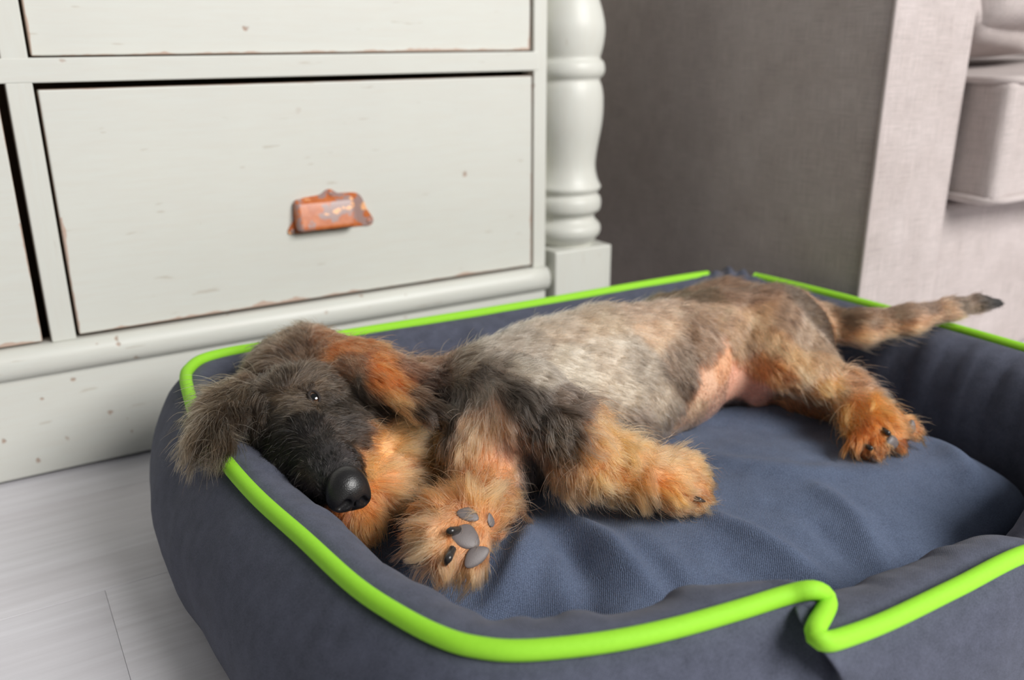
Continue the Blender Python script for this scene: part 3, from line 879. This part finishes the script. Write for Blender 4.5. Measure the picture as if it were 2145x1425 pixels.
# relax
for _ in range(3):
    acc = np.zeros_like(V); cnt = np.zeros(len(V))
    for i in range(4):
        a_, b_ = Fc[:, i], Fc[:, (i + 1) % 4]
        np.add.at(acc, a_, V[b_]); np.add.at(cnt, a_, 1); np.add.at(acc, b_, V[a_]); np.add.at(cnt, b_, 1)
    V = V * 0.5 + 0.5 * acc / cnt[:, None]
dog = empty('dog', (0.5, -0.4, 0.085))
DINV = Matrix.Translation((-0.5, 0.4, -0.085))
def gpart(nm, me, mat, smooth=True):
    o = link(nm, me, mat, None, smooth); o.parent = dog; o.matrix_parent_inverse = DINV; return o
bme = mesh_np('body', V, Fc)
bvh = BVHTree.FromPolygons([tuple(v) for v in V.tolist()], [tuple(f) for f in Fc.tolist()])
def hit(px, py):
    d = ray(px, py); d = d / np.linalg.norm(d)
    loc, nor, idx, dist = bvh.ray_cast(Vector(CAM), Vector(d))
    if loc is None: return None
    return np.array(loc), np.array(nor)

# groom control points: px, py, colour as seen, flow in the picture, length mm, curl
GC = """
620 725 104 86 68 -.3 -.4 13 .3|560 742 100 85 68 -.7 .1 15 .3|512 782 85 70 55 -.7 .5 16 .3|598 780 84 72 60 -.4 -.5 14 .3|645 790 84 68 52 .5 -.3 12 .3
462 835 88 74 56 -.7 .6 20 .5|430 895 84 72 56 -.5 .9 22 .6|470 915 72 58 42 -.2 1 20 .6|505 862 72 59 46 -.4 .8 15 .4|425 860 92 80 60 -.8 .5 20 .5
590 880 40 33 28 -.7 .3 11 .3|560 930 32 26 22 -.6 .7 11 .3|600 985 36 29 24 -.5 .8 10 .3|640 1025 52 40 32 -.4 .8 10 .3|648 900 42 36 34 -.2 -.6 8 .2|685 965 34 30 30 -.2 -.5 5 .1
720 900 64 54 48 .8 -.2 11 .3|765 925 78 62 52 .9 .1 12 .3|745 965 48 42 42 .8 .2 5 .2|700 1000 30 27 27 .1 -.4 4 .1|615 930 34 28 26 -.4 .2 10 .3
695 800 76 62 48 .7 .1 10 .3|625 845 84 68 50 -.5 .1 10 .3|705 852 64 55 47 .8 .4 10 .3|750 820 80 70 60 .8 .4 11 .3|785 800 150 98 54 .8 .6 13 .2|770 835 84 72 60 .9 .4 12 .3|800 860 72 60 50 .9 .4 13 .3|745 765 118 86 60 .8 .5 13 .2
680 708 130 90 60 .7 .0 11 .2|740 722 146 94 54 .9 .4 14 .2|790 760 168 100 48 .8 .6 15 .2|825 795 158 94 46 .8 .6 16 .2|865 820 92 66 46 .7 .6 15 .3|855 768 116 80 58 .9 .4 15 .2|905 795 86 64 54 .9 .4 14 .2|925 840 54 43 37 .6 .7 13 .3|888 858 66 52 42 .7 .6 14 .3
825 850 188 148 100 .9 .3 13 .3|775 965 222 166 110 .7 -.2 17 .6|795 932 222 172 116 .8 -.1 19 .6|838 900 222 178 128 .9 0 20 .6|880 940 220 168 116 1 0 24 .7|895 985 185 130 85 1 .1 22 .6|800 960 226 168 112 .6 -.2 17 .7|850 925 234 188 134 .9 -.2 20 .7|885 892 226 184 134 .9 .1 19 .6|825 1015 216 154 104 .8 .3 17 .7|865 1000 208 150 104 .9 .2 19 .7|780 1085 172 112 60 .3 .8 12 .5|715 1088 156 98 52 -.1 .8 12 .5|800 1060 180 118 70 .6 .6 13 .5
935 900 86 78 68 .2 .9 14 .4|925 970 86 78 68 .3 .9 14 .4|955 860 92 84 74 .1 .9 13 .3
962 775 124 116 104 .6 -.2 13 .3|1000 795 108 100 94 .6 .4 13 .4|1000 832 154 144 132 .2 .9 13 .4|962 832 112 107 100 .1 1 13 .3|1080 832 98 92 87 .8 .5 14 .5|1120 862 88 80 74 .5 .8 14 .5|1200 852 104 92 82 .8 .2 14 .7|1185 885 90 78 66 .5 .7 14 .7
1000 890 214 166 122 -.1 1 15 .4|985 872 196 156 120 0 1 14 .4|1035 880 205 160 122 .1 1 14 .4|990 925 216 160 112 -.1 1 15 .4|1045 965 205 148 105 .1 1 14 .4|1005 985 205 142 95 .1 1 15 .5|1010 950 214 154 108 .1 1 13 .4|1060 940 154 124 104 .2 1 12 .4|1110 930 110 98 90 0 1 11 .4|1100 1000 105 92 82 0 1 11 .4|1035 1000 190 132 88 .1 .9 14 .6
1000 1045 182 125 78 .1 -.8 15 .9|930 1050 176 114 68 -.6 -.5 16 .9|900 1085 190 134 88 -.9 .1 15 .8|890 1150 194 144 98 -.8 .5 15 .8|940 1190 176 126 84 -.3 .9 13 .7|1045 1050 196 136 90 .7 -.2 15 .9|1062 1085 176 116 74 .6 .6 14 .9|1030 1150 170 105 64 .6 .6 11 .7|960 1110 196 140 96 -.2 .6 7 .5
1185 955 114 92 66 .2 .9 14 .8|1160 905 92 80 64 .2 .9 14 .7|1205 1005 176 134 92 .2 .9 14 .8|1250 900 196 146 94 .6 .3 15 .9|1250 960 206 146 90 .5 .6 15 .9|1300 935 214 160 104 .7 .4 15 .9|1300 1020 208 144 88 .6 .5 14 .9|1370 965 214 164 114 .7 -.2 15 .9|1385 1020 194 128 72 .7 .3 13 .8|1440 1000 194 144 94 .9 .2 12 .7|1450 1045 174 122 76 .9 .4 10 .6|1340 1055 198 138 82 .6 .5 13 .8
1100 722 168 158 145 .9 -.1 10 .15|1180 692 188 173 153 1 0 10 .1|1250 672 192 175 152 1 0 10 .1|1200 760 192 183 168 1 .15 10 .1|1120 772 172 164 152 1 .2 10 .15|1280 740 197 185 168 1 .2 10 .1|1300 820 198 186 168 .9 .3 10 .15|1340 760 170 160 146 .9 .3 10 .15|1380 700 187 163 134 .9 .3 10 .15|1420 742 132 117 100 .7 .6 11 .25|1440 800 118 105 90 .4 .9 11 .2|1400 850 188 175 158 .5 .7 10 .15|1330 900 168 153 138 .7 .5 10 .15|1455 865 208 178 148 .4 .7 8 .15|1280 870 184 168 148 .8 .3 11 .2|1060 745 124 115 103 .9 -.2 12 .25
1350 655 164 143 118 1 0 10 .15|1450 625 112 97 77 1 0 11 .2|1500 660 138 118 92 .9 .2 11 .25|1560 622 128 108 88 .9 .2 11 .2|1600 660 172 147 117 .6 .5 11 .25|1480 720 132 114 92 .7 .6 12 .3|1560 720 143 123 95 .5 .8 12 .3|1640 665 168 148 128 .6 .7 11 .2|1682 700 178 160 140 .4 .9 10 .15|1620 720 178 148 113 .4 .9 12 .3
1480 805 228 184 154 .4 .8 2.5 .1|1540 800 228 173 148 .5 .6 1.5 .1|1590 830 208 153 133 .5 .6 1.5 .1|1510 768 218 168 133 .4 .8 4 .1|1505 840 208 168 143 .5 .6 4 .1|1548 852 66 50 44 .6 .3 6 .4
1590 762 168 112 66 .4 .7 10 .4|1640 792 155 108 68 .7 .5 12 .5|1682 772 188 158 118 .6 .6 11 .3|1722 762 188 162 130 .5 .8 10 .2|1645 842 150 105 68 .7 .5 10 .5|1740 812 198 148 92 .7 .6 13 .7|1700 832 155 114 72 .7 .5 12 .6|1780 805 155 124 94 .8 .2 14 .8|1800 850 194 124 62 .5 .7 14 .9|1842 880 180 108 52 .6 .6 13 .8|1792 910 164 94 42 .1 .9 12 .8|1880 892 170 104 58 .8 .5 11 .7|1820 930 156 90 44 .2 .9 9 .6
1720 668 98 82 64 1 .15 8 .05|1780 678 108 90 70 1 .1 8 .05|1750 700 150 120 88 .9 .45 11 .05|1800 708 172 137 98 .92 .4 12 .05|1850 702 174 138 99 .95 .3 12 .05|1840 675 118 97 75 1 0 8 .05|1900 690 168 130 91 .97 .2 11 .05|1895 663 115 96 76 1 -.1 8 .05|1950 674 158 125 92 .97 .05 10 .05|1950 650 112 94 77 1 -.2 8 .05|1990 658 150 122 93 1 -.1 9 .05|2020 640 96 83 70 1 -.15 8 .05|2040 646 120 100 82 1 -.1 8 .05|2065 637 50 44 40 1 0 8 .05|2085 636 22 20 20 1 .05 7 .05
"""
GP = []; miss = []
for tok in GC.replace('\n', '|').split('|'):
    if not tok.strip(): continue
    a = [float(q) for q in tok.split()]
    hh = hit(a[0], a[1])
    if hh is None: miss.append((a[0], a[1])); continue
    p, nrm = hh
    if nrm @ (CAM - p) < 0: nrm = -nrm
    L = math.hypot(a[5], a[6])
    d2 = ray(a[0] + 8 * a[5] / L, a[1] + 8 * a[6] / L)
    # flow on the tangent plane
    flat = nrm * 0.75 + 0.25 * (CAM - p) / np.linalg.norm(CAM - p)
    t = ((p - CAM) @ flat) / (d2 @ flat)
    tg = CAM + d2 * t - p
    tg = tg / (np.linalg.norm(tg) + 1e-9)
    GP.append((p, lin(a[2:5]), tg, a[7] / 1000.0, a[8]))
print('GROOM points', len(GP), 'missed', miss)
gp = np.array([g[0] for g in GP]); gc = np.array([g[1] for g in GP]); gt = np.array([g[2] for g in GP]); gl = np.array([[g[3], g[4]] for g in GP])
def groom(P):
    n = len(P); C = np.zeros((n, 3)); T = np.zeros((n, 3)); LC = np.zeros((n, 2))
    for s in range(0, n, 20000):
        q = P[s:s + 20000]
        d2 = ((q[:, None, :] - gp[None]) ** 2).sum(-1)
        m0 = d2.min(1, keepdims=True)
        w = np.exp(-(d2 - m0) / (2 * 0.008 ** 2)) / (d2 + 0.004 ** 2)
        w /= w.sum(1, keepdims=True)
        C[s:s + 20000] = w @ gc; T[s:s + 20000] = w @ gt; LC[s:s + 20000] = w @ gl
    return C, T, LC
# skin colours
C, T, LC = groom(V)
skin = C
att = bme.color_attributes.new('col', 'FLOAT_COLOR', 'POINT')
att.data.foreach_set('color', np.c_[skin, np.ones(len(V))].astype(np.float32).ravel())
m = NT('dog_skin'); an = m.n('ShaderNodeAttribute', attribute_name='col'); m.base(an.outputs['Color']); m.set(Roughness=0.6)
m.b.inputs['Subsurface Weight'].default_value = 0.0
m.bump(m.noise(m.coord(), 500, 3), 0.3, 0.0005)
body = gpart('body', bme, m.m)

# nose leather
m = NT('nose_leather'); vv = m.coord()
m.base(m.mix(m.noise(vv, 300, 2), (0.007, 0.0062, 0.0065), (0.016, 0.0145, 0.015)))
m.set(Roughness=0.36); vo = m.n('ShaderNodeTexVoronoi', i_Scale=900.0); m.l(vv, vo.inputs['Vector']); m.bump(vo.outputs['Distance'], 0.2, 0.0005); MAT['nose'] = m.m
NC = A(731, 1034, .1435)
toc = (CAM - NC) / np.linalg.norm(CAM - NC)
ND = 0.62 * toc + 0.62 * (rt * 0.66 - up * 0.75); ND /= np.linalg.norm(ND)   # the way the nose leather faces
e1 = np.array(A(762, 992, .140)) - A(698, 1072, .140); e1 -= (e1 @ ND) * ND; e1 /= np.linalg.norm(e1)   # across, to the dog's left
e3 = np.cross(e1, ND)
if e3 @ (A(690, 985, .150) - NC) < 0: e3 = -e3                # up the bridge
G = grid(NC - 0.026, NC + 0.026, 0.0011)
q = G - NC
qx, qy, qz = q @ e1, q @ ND, q @ e3
Q = np.stack([qx, qy, qz], -1)
I3 = np.eye(3)
d = sd_ell(Q, (0, -0.001, 0.000), I3, (0.0160, 0.0120, 0.0138))
d = smin(d, sd_ell(Q, (0, -0.006, 0.006), I3, (0.0135, 0.0110, 0.0120)), 0.006)
for s in (-1, 1):
    d = smin(d, sd_ell(Q, (s * 0.0085, 0.002, -0.0035), I3, (0.0068, 0.0078, 0.0070)), 0.005)
for s in (-1, 1):
    nd = sd_cone(Q, (s * 0.0062, 0.0095, -0.001), (s * 0.0105, 0.0085, -0.0050), 0.0030, 0.0022)
    d = -smin(-d, nd, 0.0022)
gr = np.maximum(np.abs(Q[..., 0]) - 0.0005, np.maximum(Q[..., 2] - 0.000, 0.006 - Q[..., 1]))
d = -smin(-d, gr, 0.0015)
Vn, Fn = surface_nets(d, NC - 0.026, 0.0011)
gpart('nose', mesh_np('nose', Vn, Fn), MAT['nose'])
# eye
EH = hit(658, 833); EC = EH[0]
en = EH[1]; ev = (CAM - EC) / np.linalg.norm(CAM - EC)
look = en * 0.6 + ev * 0.5; look /= np.linalg.norm(look)
m = NT('wet_brown_eye'); tcn = m.n('ShaderNodeTexCoord'); sp = m.n('ShaderNodeSeparateXYZ'); m.l(tcn.outputs['Object'], sp.inputs[0])
zz = m.math('DIVIDE', sp.outputs['Z'], 0.0068)
c = m.ramp(zz, [(0.0, (0.25, 0.2, 0.18)), (0.60, (0.02, 0.01, 0.008)), (0.72, (0.09, 0.035, 0.012)), (0.90, (0.05, 0.02, 0.008)), (0.93, (0.003, 0.003, 0.003))])
m.base(c); m.set(Roughness=0.04); m.b.inputs['Coat Weight'].default_value = 1.0; MAT['eye'] = m.m
bm = bmesh.new(); bmesh.ops.create_uvsphere(bm, u_segments=32, v_segments=24, radius=0.0068); ome = bpy.data.meshes.new('eye'); bm.to_mesh(ome); bm.free()
eo = gpart('eye', ome, MAT['eye'])
epos = EC - look * 0.0047
eo.matrix_parent_inverse = Matrix.Identity(4)
eo.location = Vector(epos) - Vector((0.5, -0.4, 0.085))
eo.rotation_euler = Vector(look).to_track_quat('Z', 'Y').to_euler()
# eyelid rims
m = NT('dark_eyelid'); m.base((0.02, 0.013, 0.01)); m.set(Roughness=0.75); MAT['lid'] = m.m
a1 = np.cross(look, ND); a1 /= np.linalg.norm(a1); b1 = np.cross(a1, look)
loop = []
for k in range(36):
    w = 2 * math.pi * k / 36
    x_, y_ = 0.0036 * math.cos(w), 0.0056 * math.sin(w)
    rr = math.sqrt(max(0, 0.0071 ** 2 - x_ * x_ - y_ * y_))
    loop.append(epos + a1 * x_ + b1 * y_ + look * rr)
gpart('eyelid', tube_mesh('eyelid', loop, 0.0013, 8, True), MAT['lid'])
# collar, almost lost in the coat
cc0 = A(884, 846, .138) + 0.006 * toc; cn = A(980, 835, .145) - A(800, 820, .141); cn /= np.linalg.norm(cn)
c1_ = np.cross(cn, [0, 0, 1.0]); c1_ /= np.linalg.norm(c1_); c2_ = np.cross(cn, c1_)
gpart('collar', tube_mesh('collar', [cc0 + 0.0345 * (math.cos(w) * c1_ + math.sin(w) * c2_) for w in np.linspace(0, 2 * math.pi, 61)[:-1]], 0.0035, 8, True), MAT['piping'])
# paw pads and claws
m = NT('grey_paw_pad'); vv = m.coord(); m.base(m.mix(m.noise(vv, 250, 3), tuple(lin([92, 84, 83])), tuple(lin([112, 103, 101])))); m.set(Roughness=0.5)
vo = m.n('ShaderNodeTexVoronoi', i_Scale=1400.0); m.l(vv, vo.inputs['Vector']); m.bump(vo.outputs['Distance'], 0.15, 0.0003); MAT['pad'] = m.m
m = NT('dark_claw'); m.base((0.03, 0.026, 0.024)); m.set(Roughness=0.25); MAT['claw'] = m.m
excl = [(NC, 0.0165), (epos + look * 0.005, 0.0050)]
def pad(px, py, rx, ry, ang, lift=0.002, name='paw_pad', thick=0.5):
    hh = hit(px, py)
    if hh is None: print('pad miss', px, py); return
    p, nn = hh
    v_ = (CAM - p); dist = v_ @ -fw * -1 if False else np.linalg.norm(v_); v_ = v_ / dist
    nn = nn * 0.75 + v_ * 0.25; nn /= np.linalg.norm(nn)
    sc = dist / F
    ca, sa = math.cos(math.radians(ang)), math.sin(math.radians(ang))
    ex = rt * ca - up * sa; ex = ex - (ex @ nn) * nn; ex /= np.linalg.norm(ex); ey = np.cross(nn, ex)
    bm = bmesh.new(); bmesh.ops.create_uvsphere(bm, u_segments=24, v_segments=16, radius=1.0)
    rx_, ry_ = rx * sc, ry * sc; th = min(rx_, ry_) * thick
    for v0 in bm.verts:
        x, y, z = v0.co
        x *= 1 - 0.28 * y; y *= 1 - 0.12 * x * x
        v0.co = Vector(p + nn * lift + ex * x * rx_ + ey * y * ry_ + nn * z * th)
    me = bpy.data.meshes.new(name); bm.to_mesh(me); bm.free()
    gpart(name, me, MAT['pad'])
    excl.append((p, min(rx_, ry_) * 0.9))
pad(975, 1125, 31, 27, 20, 0.0012, thick=0.26)
pad(980, 1079, 23, 15, 15, 0.0012, thick=0.26)
pad(996, 1166, 30, 18, -40, 0.0012, thick=0.26)
pad(1026, 1090, 9, 15, -15, 0.001, thick=0.26)
pad(1862, 926, 17, 14, 0, 0.003)
pad(1905, 895, 9, 14, 20, 0.003)
def claw(px, py, dx, dy, L=0.010, r=0.0030, lift=0.002):
    hh = hit(px, py)
    if hh is None: print('claw miss', px, py); return
    p, nn = hh
    dist = np.linalg.norm(CAM - p); l = math.hypot(dx, dy)
    dr_ = (rt * dx - up * dy) / l
    v_ = (CAM - p) / dist
    pts = [p - v_ * 0.004 - dr_ * 0.006, p + v_ * (lift + 0.0025), p + v_ * (lift + 0.002) + dr_ * L * 0.6, p + v_ * (lift - 0.001) + dr_ * L]
    c = catmull(pts, 6)
    gpart('claw', tube_mesh('claw', c, np.interp(np.linspace(0, 1, len(c)), [0, 0.4, 1], [r, r, r * 0.25]), 10), MAT['claw'])
claw(946, 1113, -0.9, 0.1, 0.0035, 0.0030, 0.0045); claw(940, 1168, -0.4, 0.9, 0.006, 0.0028, 0.004)
claw(1462, 1046, 0.9, 0.3, 0.006, 0.002, 0.001)
claw(1858, 906, 0.6, 0.4, 0.004, 0.0026, 0.003); claw(1822, 938, 0.6, 0.3, 0.004, 0.0024); claw(1900, 918, 0.6, 0.2, 0.004, 0.0024)

# ------------------------------------------------------------------ fur strands
tri = np.vstack([Fc[:, [0, 1, 2]], Fc[:, [0, 2, 3]]])
ta, tb, tc_ = V[tri[:, 0]], V[tri[:, 1]], V[tri[:, 2]]
fn = np.cross(tb - ta, tc_ - ta); ar = np.linalg.norm(fn, axis=1) * 0.5
fn = fn / (2 * ar[:, None] + 1e-12)
vn = np.zeros_like(V)
for i in range(3): np.add.at(vn, tri[:, i], fn * ar[:, None])
vn /= np.linalg.norm(vn, axis=1)[:, None] + 1e-12
cen = (ta + tb + tc_) / 3
wgt = ar * np.where(fn[:, 2] < -0.55, 0.12, 1.0) * np.where(cen[:, 2] < 0.08, 0.1, 1.0)
wgt *= np.where((fn * (CAM - cen)).sum(1) < -0.05, 0.45, 1.0)
NH = 360000
ti = rng.choice(len(tri), NH, p=wgt / wgt.sum())
r1 = np.sqrt(rng.random(NH)); r2 = rng.random(NH)
w0, w1, w2 = 1 - r1, r1 * (1 - r2), r1 * r2
P0 = ta[ti] * w0[:, None] + tb[ti] * w1[:, None] + tc_[ti] * w2[:, None]
N0 = vn[tri[ti, 0]] * w0[:, None] + vn[tri[ti, 1]] * w1[:, None] + vn[tri[ti, 2]] * w2[:, None]
N0 /= np.linalg.norm(N0, axis=1)[:, None]
ok = np.ones(NH, bool)
for c_, r_ in excl: ok &= np.linalg.norm(P0 - c_, axis=1) > r_
P0, N0 = P0[ok], N0[ok]; NH = len(P0)
C0, T0, LC0 = groom(P0)
# ears and tail: the coat runs along their own axis
for a, b, ra_, rb_, tg in FLOW:
    d_ = sd_cone(P0, a, b, ra_, rb_)
    w_ = np.clip((0.004 - np.abs(d_)) / 0.003, 0, 1)
    ax_ = (b - a) / np.linalg.norm(b - a)
    dn = {'tail': 0.18, 'ear': 0.10, 'ear2': 0.35}[tg]
    T0 = T0 * (1 - w_[:, None]) + (ax_ + np.array([0, 0, -dn])) * w_[:, None]
    if tg == 'tail':
        under = np.clip(-N0[:, 2] + 0.35, 0, 1)
        LC0[:, 0] = LC0[:, 0] * (1 - w_) + w_ * (0.009 * np.clip(ra_ / 0.010, 0.55, 1) + 0.013 * under * np.clip(ra_ / 0.018, 0, 1) ** 2)
        LC0[:, 1] = LC0[:, 1] * (1 - w_)
curl = LC0[:, 1]
K = 8
def strand(P, N, T, L, lift, rnd, grav):
    T = T - (T * N).sum(1)[:, None] * N
    T /= np.linalg.norm(T, axis=1)[:, None] + 1e-9
    d = T * (1 - lift)[:, None] + N * lift[:, None] + rnd
    d /= np.linalg.norm(d, axis=1)[:, None]
    out = np.zeros((len(P), K, 3)); out[:, 0] = P
    st = L[:, None] / (K - 1)
    for k in range(1, K):
        out[:, k] = out[:, k - 1] + d * st
        d = d + (T - d) * 0.14 - N * 0.05 + np.array([0, 0, -1.0]) * grav[:, None]
        d /= np.linalg.norm(d, axis=1)[:, None]
    return out
def lown(P, sc, seed):   # smooth pseudo-noise vector
    ph = np.array([1.3, 2.1, 0.7]) * seed
    a = np.sin(P @ np.array([[1.0, .7, -.4], [-.6, 1.1, .5], [.3, -.5, 1.2]]).T * sc + ph)
    b = np.sin(P @ np.array([[-.8, .9, .6], [1.0, .2, -.9], [.5, 1.0, .4]]).T * sc * 1.7 + ph[::-1])
    return (a + b[:, [1, 2, 0]]) * 0.5
# locks: strands lean towards the guide strand of their lock; curly coat has larger locks
pg = 1.0 - 0.62 * np.clip(curl, 0, 1)
gi = rng.choice(NH, NH // 24, replace=False, p=pg / pg.sum()); NG = len(gi)
kd = KDTree(NG)
for k, i in enumerate(gi): kd.insert(Vector(P0[i]), k)
kd.balance()
own = np.array([kd.find(Vector(p))[1] for p in P0])
rs = np.random.default_rng(1)
headw = np.clip((0.30 - P0[:, 0]) / 0.06, 0, 1) * np.clip((P0[:, 2] - 0.10) / 0.02, 0, 1) * np.clip(1 - curl * 1.6, 0, 1)
stray = rs.random(NH) < 0.07 - 0.035 * headw
L = LC0[:, 0] * (1 + 0.75 * curl ** 1.5) * (0.6 + 0.6 * rs.random(NH) + 0.45 * stray) * (1 - 0.18 * headw)
lift = np.clip(0.14 + 0.15 * curl + 0.08 * rs.standard_normal(NH) + 0.12 * stray - 0.07 * headw, 0.04, 0.75)
big = lown(P0, 190.0, 2.0) * (0.16 + 0.42 * curl)[:, None]
rnd = big + rs.standard_normal((NH, 3)) * (0.10 + 0.08 * curl + 0.15 * stray)[:, None]
S0 = strand(P0, N0, T0, L, lift, rnd, 0.025 + 0.03 * curl)
s = np.linspace(0, 1, K)
cl = ((0.35 + 0.42 * curl) * np.where(stray, 0.25, 1.0))[:, None] * s[None] ** 1.2
S1 = S0 * (1 - cl)[..., None] + S0[gi][own] * cl[..., None]
gph = np.random.default_rng(3).random(NG) * 6.28
gfr = 2.5 + 4.0 * np.random.default_rng(4).random(NG)
side = np.cross(N0, T0); side /= np.linalg.norm(side, axis=1)[:, None] + 1e-9
amp = (curl ** 1.4 * 0.0042)[:, None] * s[None] ** 1.3
S1 += (np.sin(gfr[own][:, None] * s[None] + gph[own][:, None]) * amp)[..., None] * side[:, None, :]
S1 += (np.cos(gfr[own][:, None] * s[None] + gph[own][:, None]) * amp * 0.5)[..., None] * N0[:, None, :]
# colour: varied lock by lock and strand by strand
rc = np.random.default_rng(5)
gv = np.random.default_rng(6).normal(0, 0.26, NG)
lum = C0.mean(1)
sat = (C0.max(1) - C0.min(1)) / (C0.max(1) + 1e-6)
tanw = np.clip((sat - 0.45) / 0.25, 0, 1) * np.clip((lum - 0.07) / 0.12, 0, 1)
darkw = 1 - np.clip((lum - 0.03) / 0.12, 0, 1)
C0 = C0 * np.array([1.06, 0.97, 0.86])
gray = C0.mean(1, keepdims=True) * np.array([1.06, 1.0, 0.94])
C0 = C0 + (gray - C0) * (0.30 * darkw)[:, None]
warmw = np.clip((sat - 0.15) / 0.4, 0, 1) * np.clip((lum - 0.05) / 0.1, 0, 1)
C0[:, 1] *= (1 - 0.15 * tanw) * (1 - 0.09 * warmw)
C0[:, 2] *= 1 - 0.16 * tanw
C0 *= (0.58 + 0.10 * np.clip((lum - 0.04) / 0.30, 0, 1) + 0.86 * tanw)[:, None]
lowf = lown(P0, 330.0, 5.0)[:, 0]
val = np.exp(gv[own] * (1.0 + 0.5 * curl) + rc.normal(0, 0.36 + 0.25 * darkw, NH) + 0.13 * lowf - 0.06)
headz = np.clip((0.285 - P0[:, 0]) / 0.05, 0, 1) * np.clip(1 - tanw * 2, 0, 1) * np.clip((0.35 - sat + 0.25) / 0.3, 0, 1)
CH = np.clip(C0 * val[:, None] * (1 - 0.30 * headz)[:, None] * (1 + 0.10 * tanw)[:, None], 0.003, 3.0)
u_ = rc.random(NH)
pale = u_ < 0.07 + 0.05 * tanw
CH[pale] = CH[pale] * 1.6 + np.array([0.05, 0.041, 0.033])
CH *= np.minimum(1.0, 0.90 / CH.max(1))[:, None]
dark = u_ > 0.90
CH[dark] *= 0.4
hc = bpy.data.hair_curves.new('fur')
hc.add_curves([K] * NH)
hc.points.foreach_set('position', S1.astype(np.float32).ravel())
rad = (0.000120 + 0.00005 * np.clip(LC0[:, 0] / 0.02, 0, 1))[:, None] * np.array([1.0, 1.0, 1.0, 0.92, 0.82, 0.66, 0.46, 0.2])[None]
ra = hc.attributes.get('radius') or hc.attributes.new('radius', 'FLOAT', 'POINT')
ra.data.foreach_set('value', rad.astype(np.float32).ravel())
ca = hc.attributes.new('col', 'FLOAT_COLOR', 'CURVE')
ca.data.foreach_set('color', np.c_[CH, np.ones(NH)].astype(np.float32).ravel())
mt = bpy.data.materials.new('dog_fur'); mt.use_nodes = True
nt = mt.node_tree; nt.nodes.clear()
out = nt.nodes.new('ShaderNodeOutputMaterial'); hb = nt.nodes.new('ShaderNodeBsdfHairPrincipled'); at = nt.nodes.new('ShaderNodeAttribute')
at.attribute_name = 'col'
hb.parametrization = 'COLOR'
hb.inputs['Roughness'].default_value = 0.32
hb.inputs['Radial Roughness'].default_value = 0.55
hb.inputs['IOR'].default_value = 1.5
nt.links.new(at.outputs['Color'], hb.inputs['Color'])
nt.links.new(hb.outputs[0], out.inputs['Surface'])
hc.materials.append(mt)
fo = bpy.data.objects.new('fur', hc); COL.objects.link(fo)
fo.parent = dog; fo.matrix_parent_inverse = DINV
fo['kind'] = 'stuff'
tag(dog, 'wire haired brown and tan puppy lying on its side in the dog bed', 'dog')
print('FUR', NH, 'body verts', len(V))
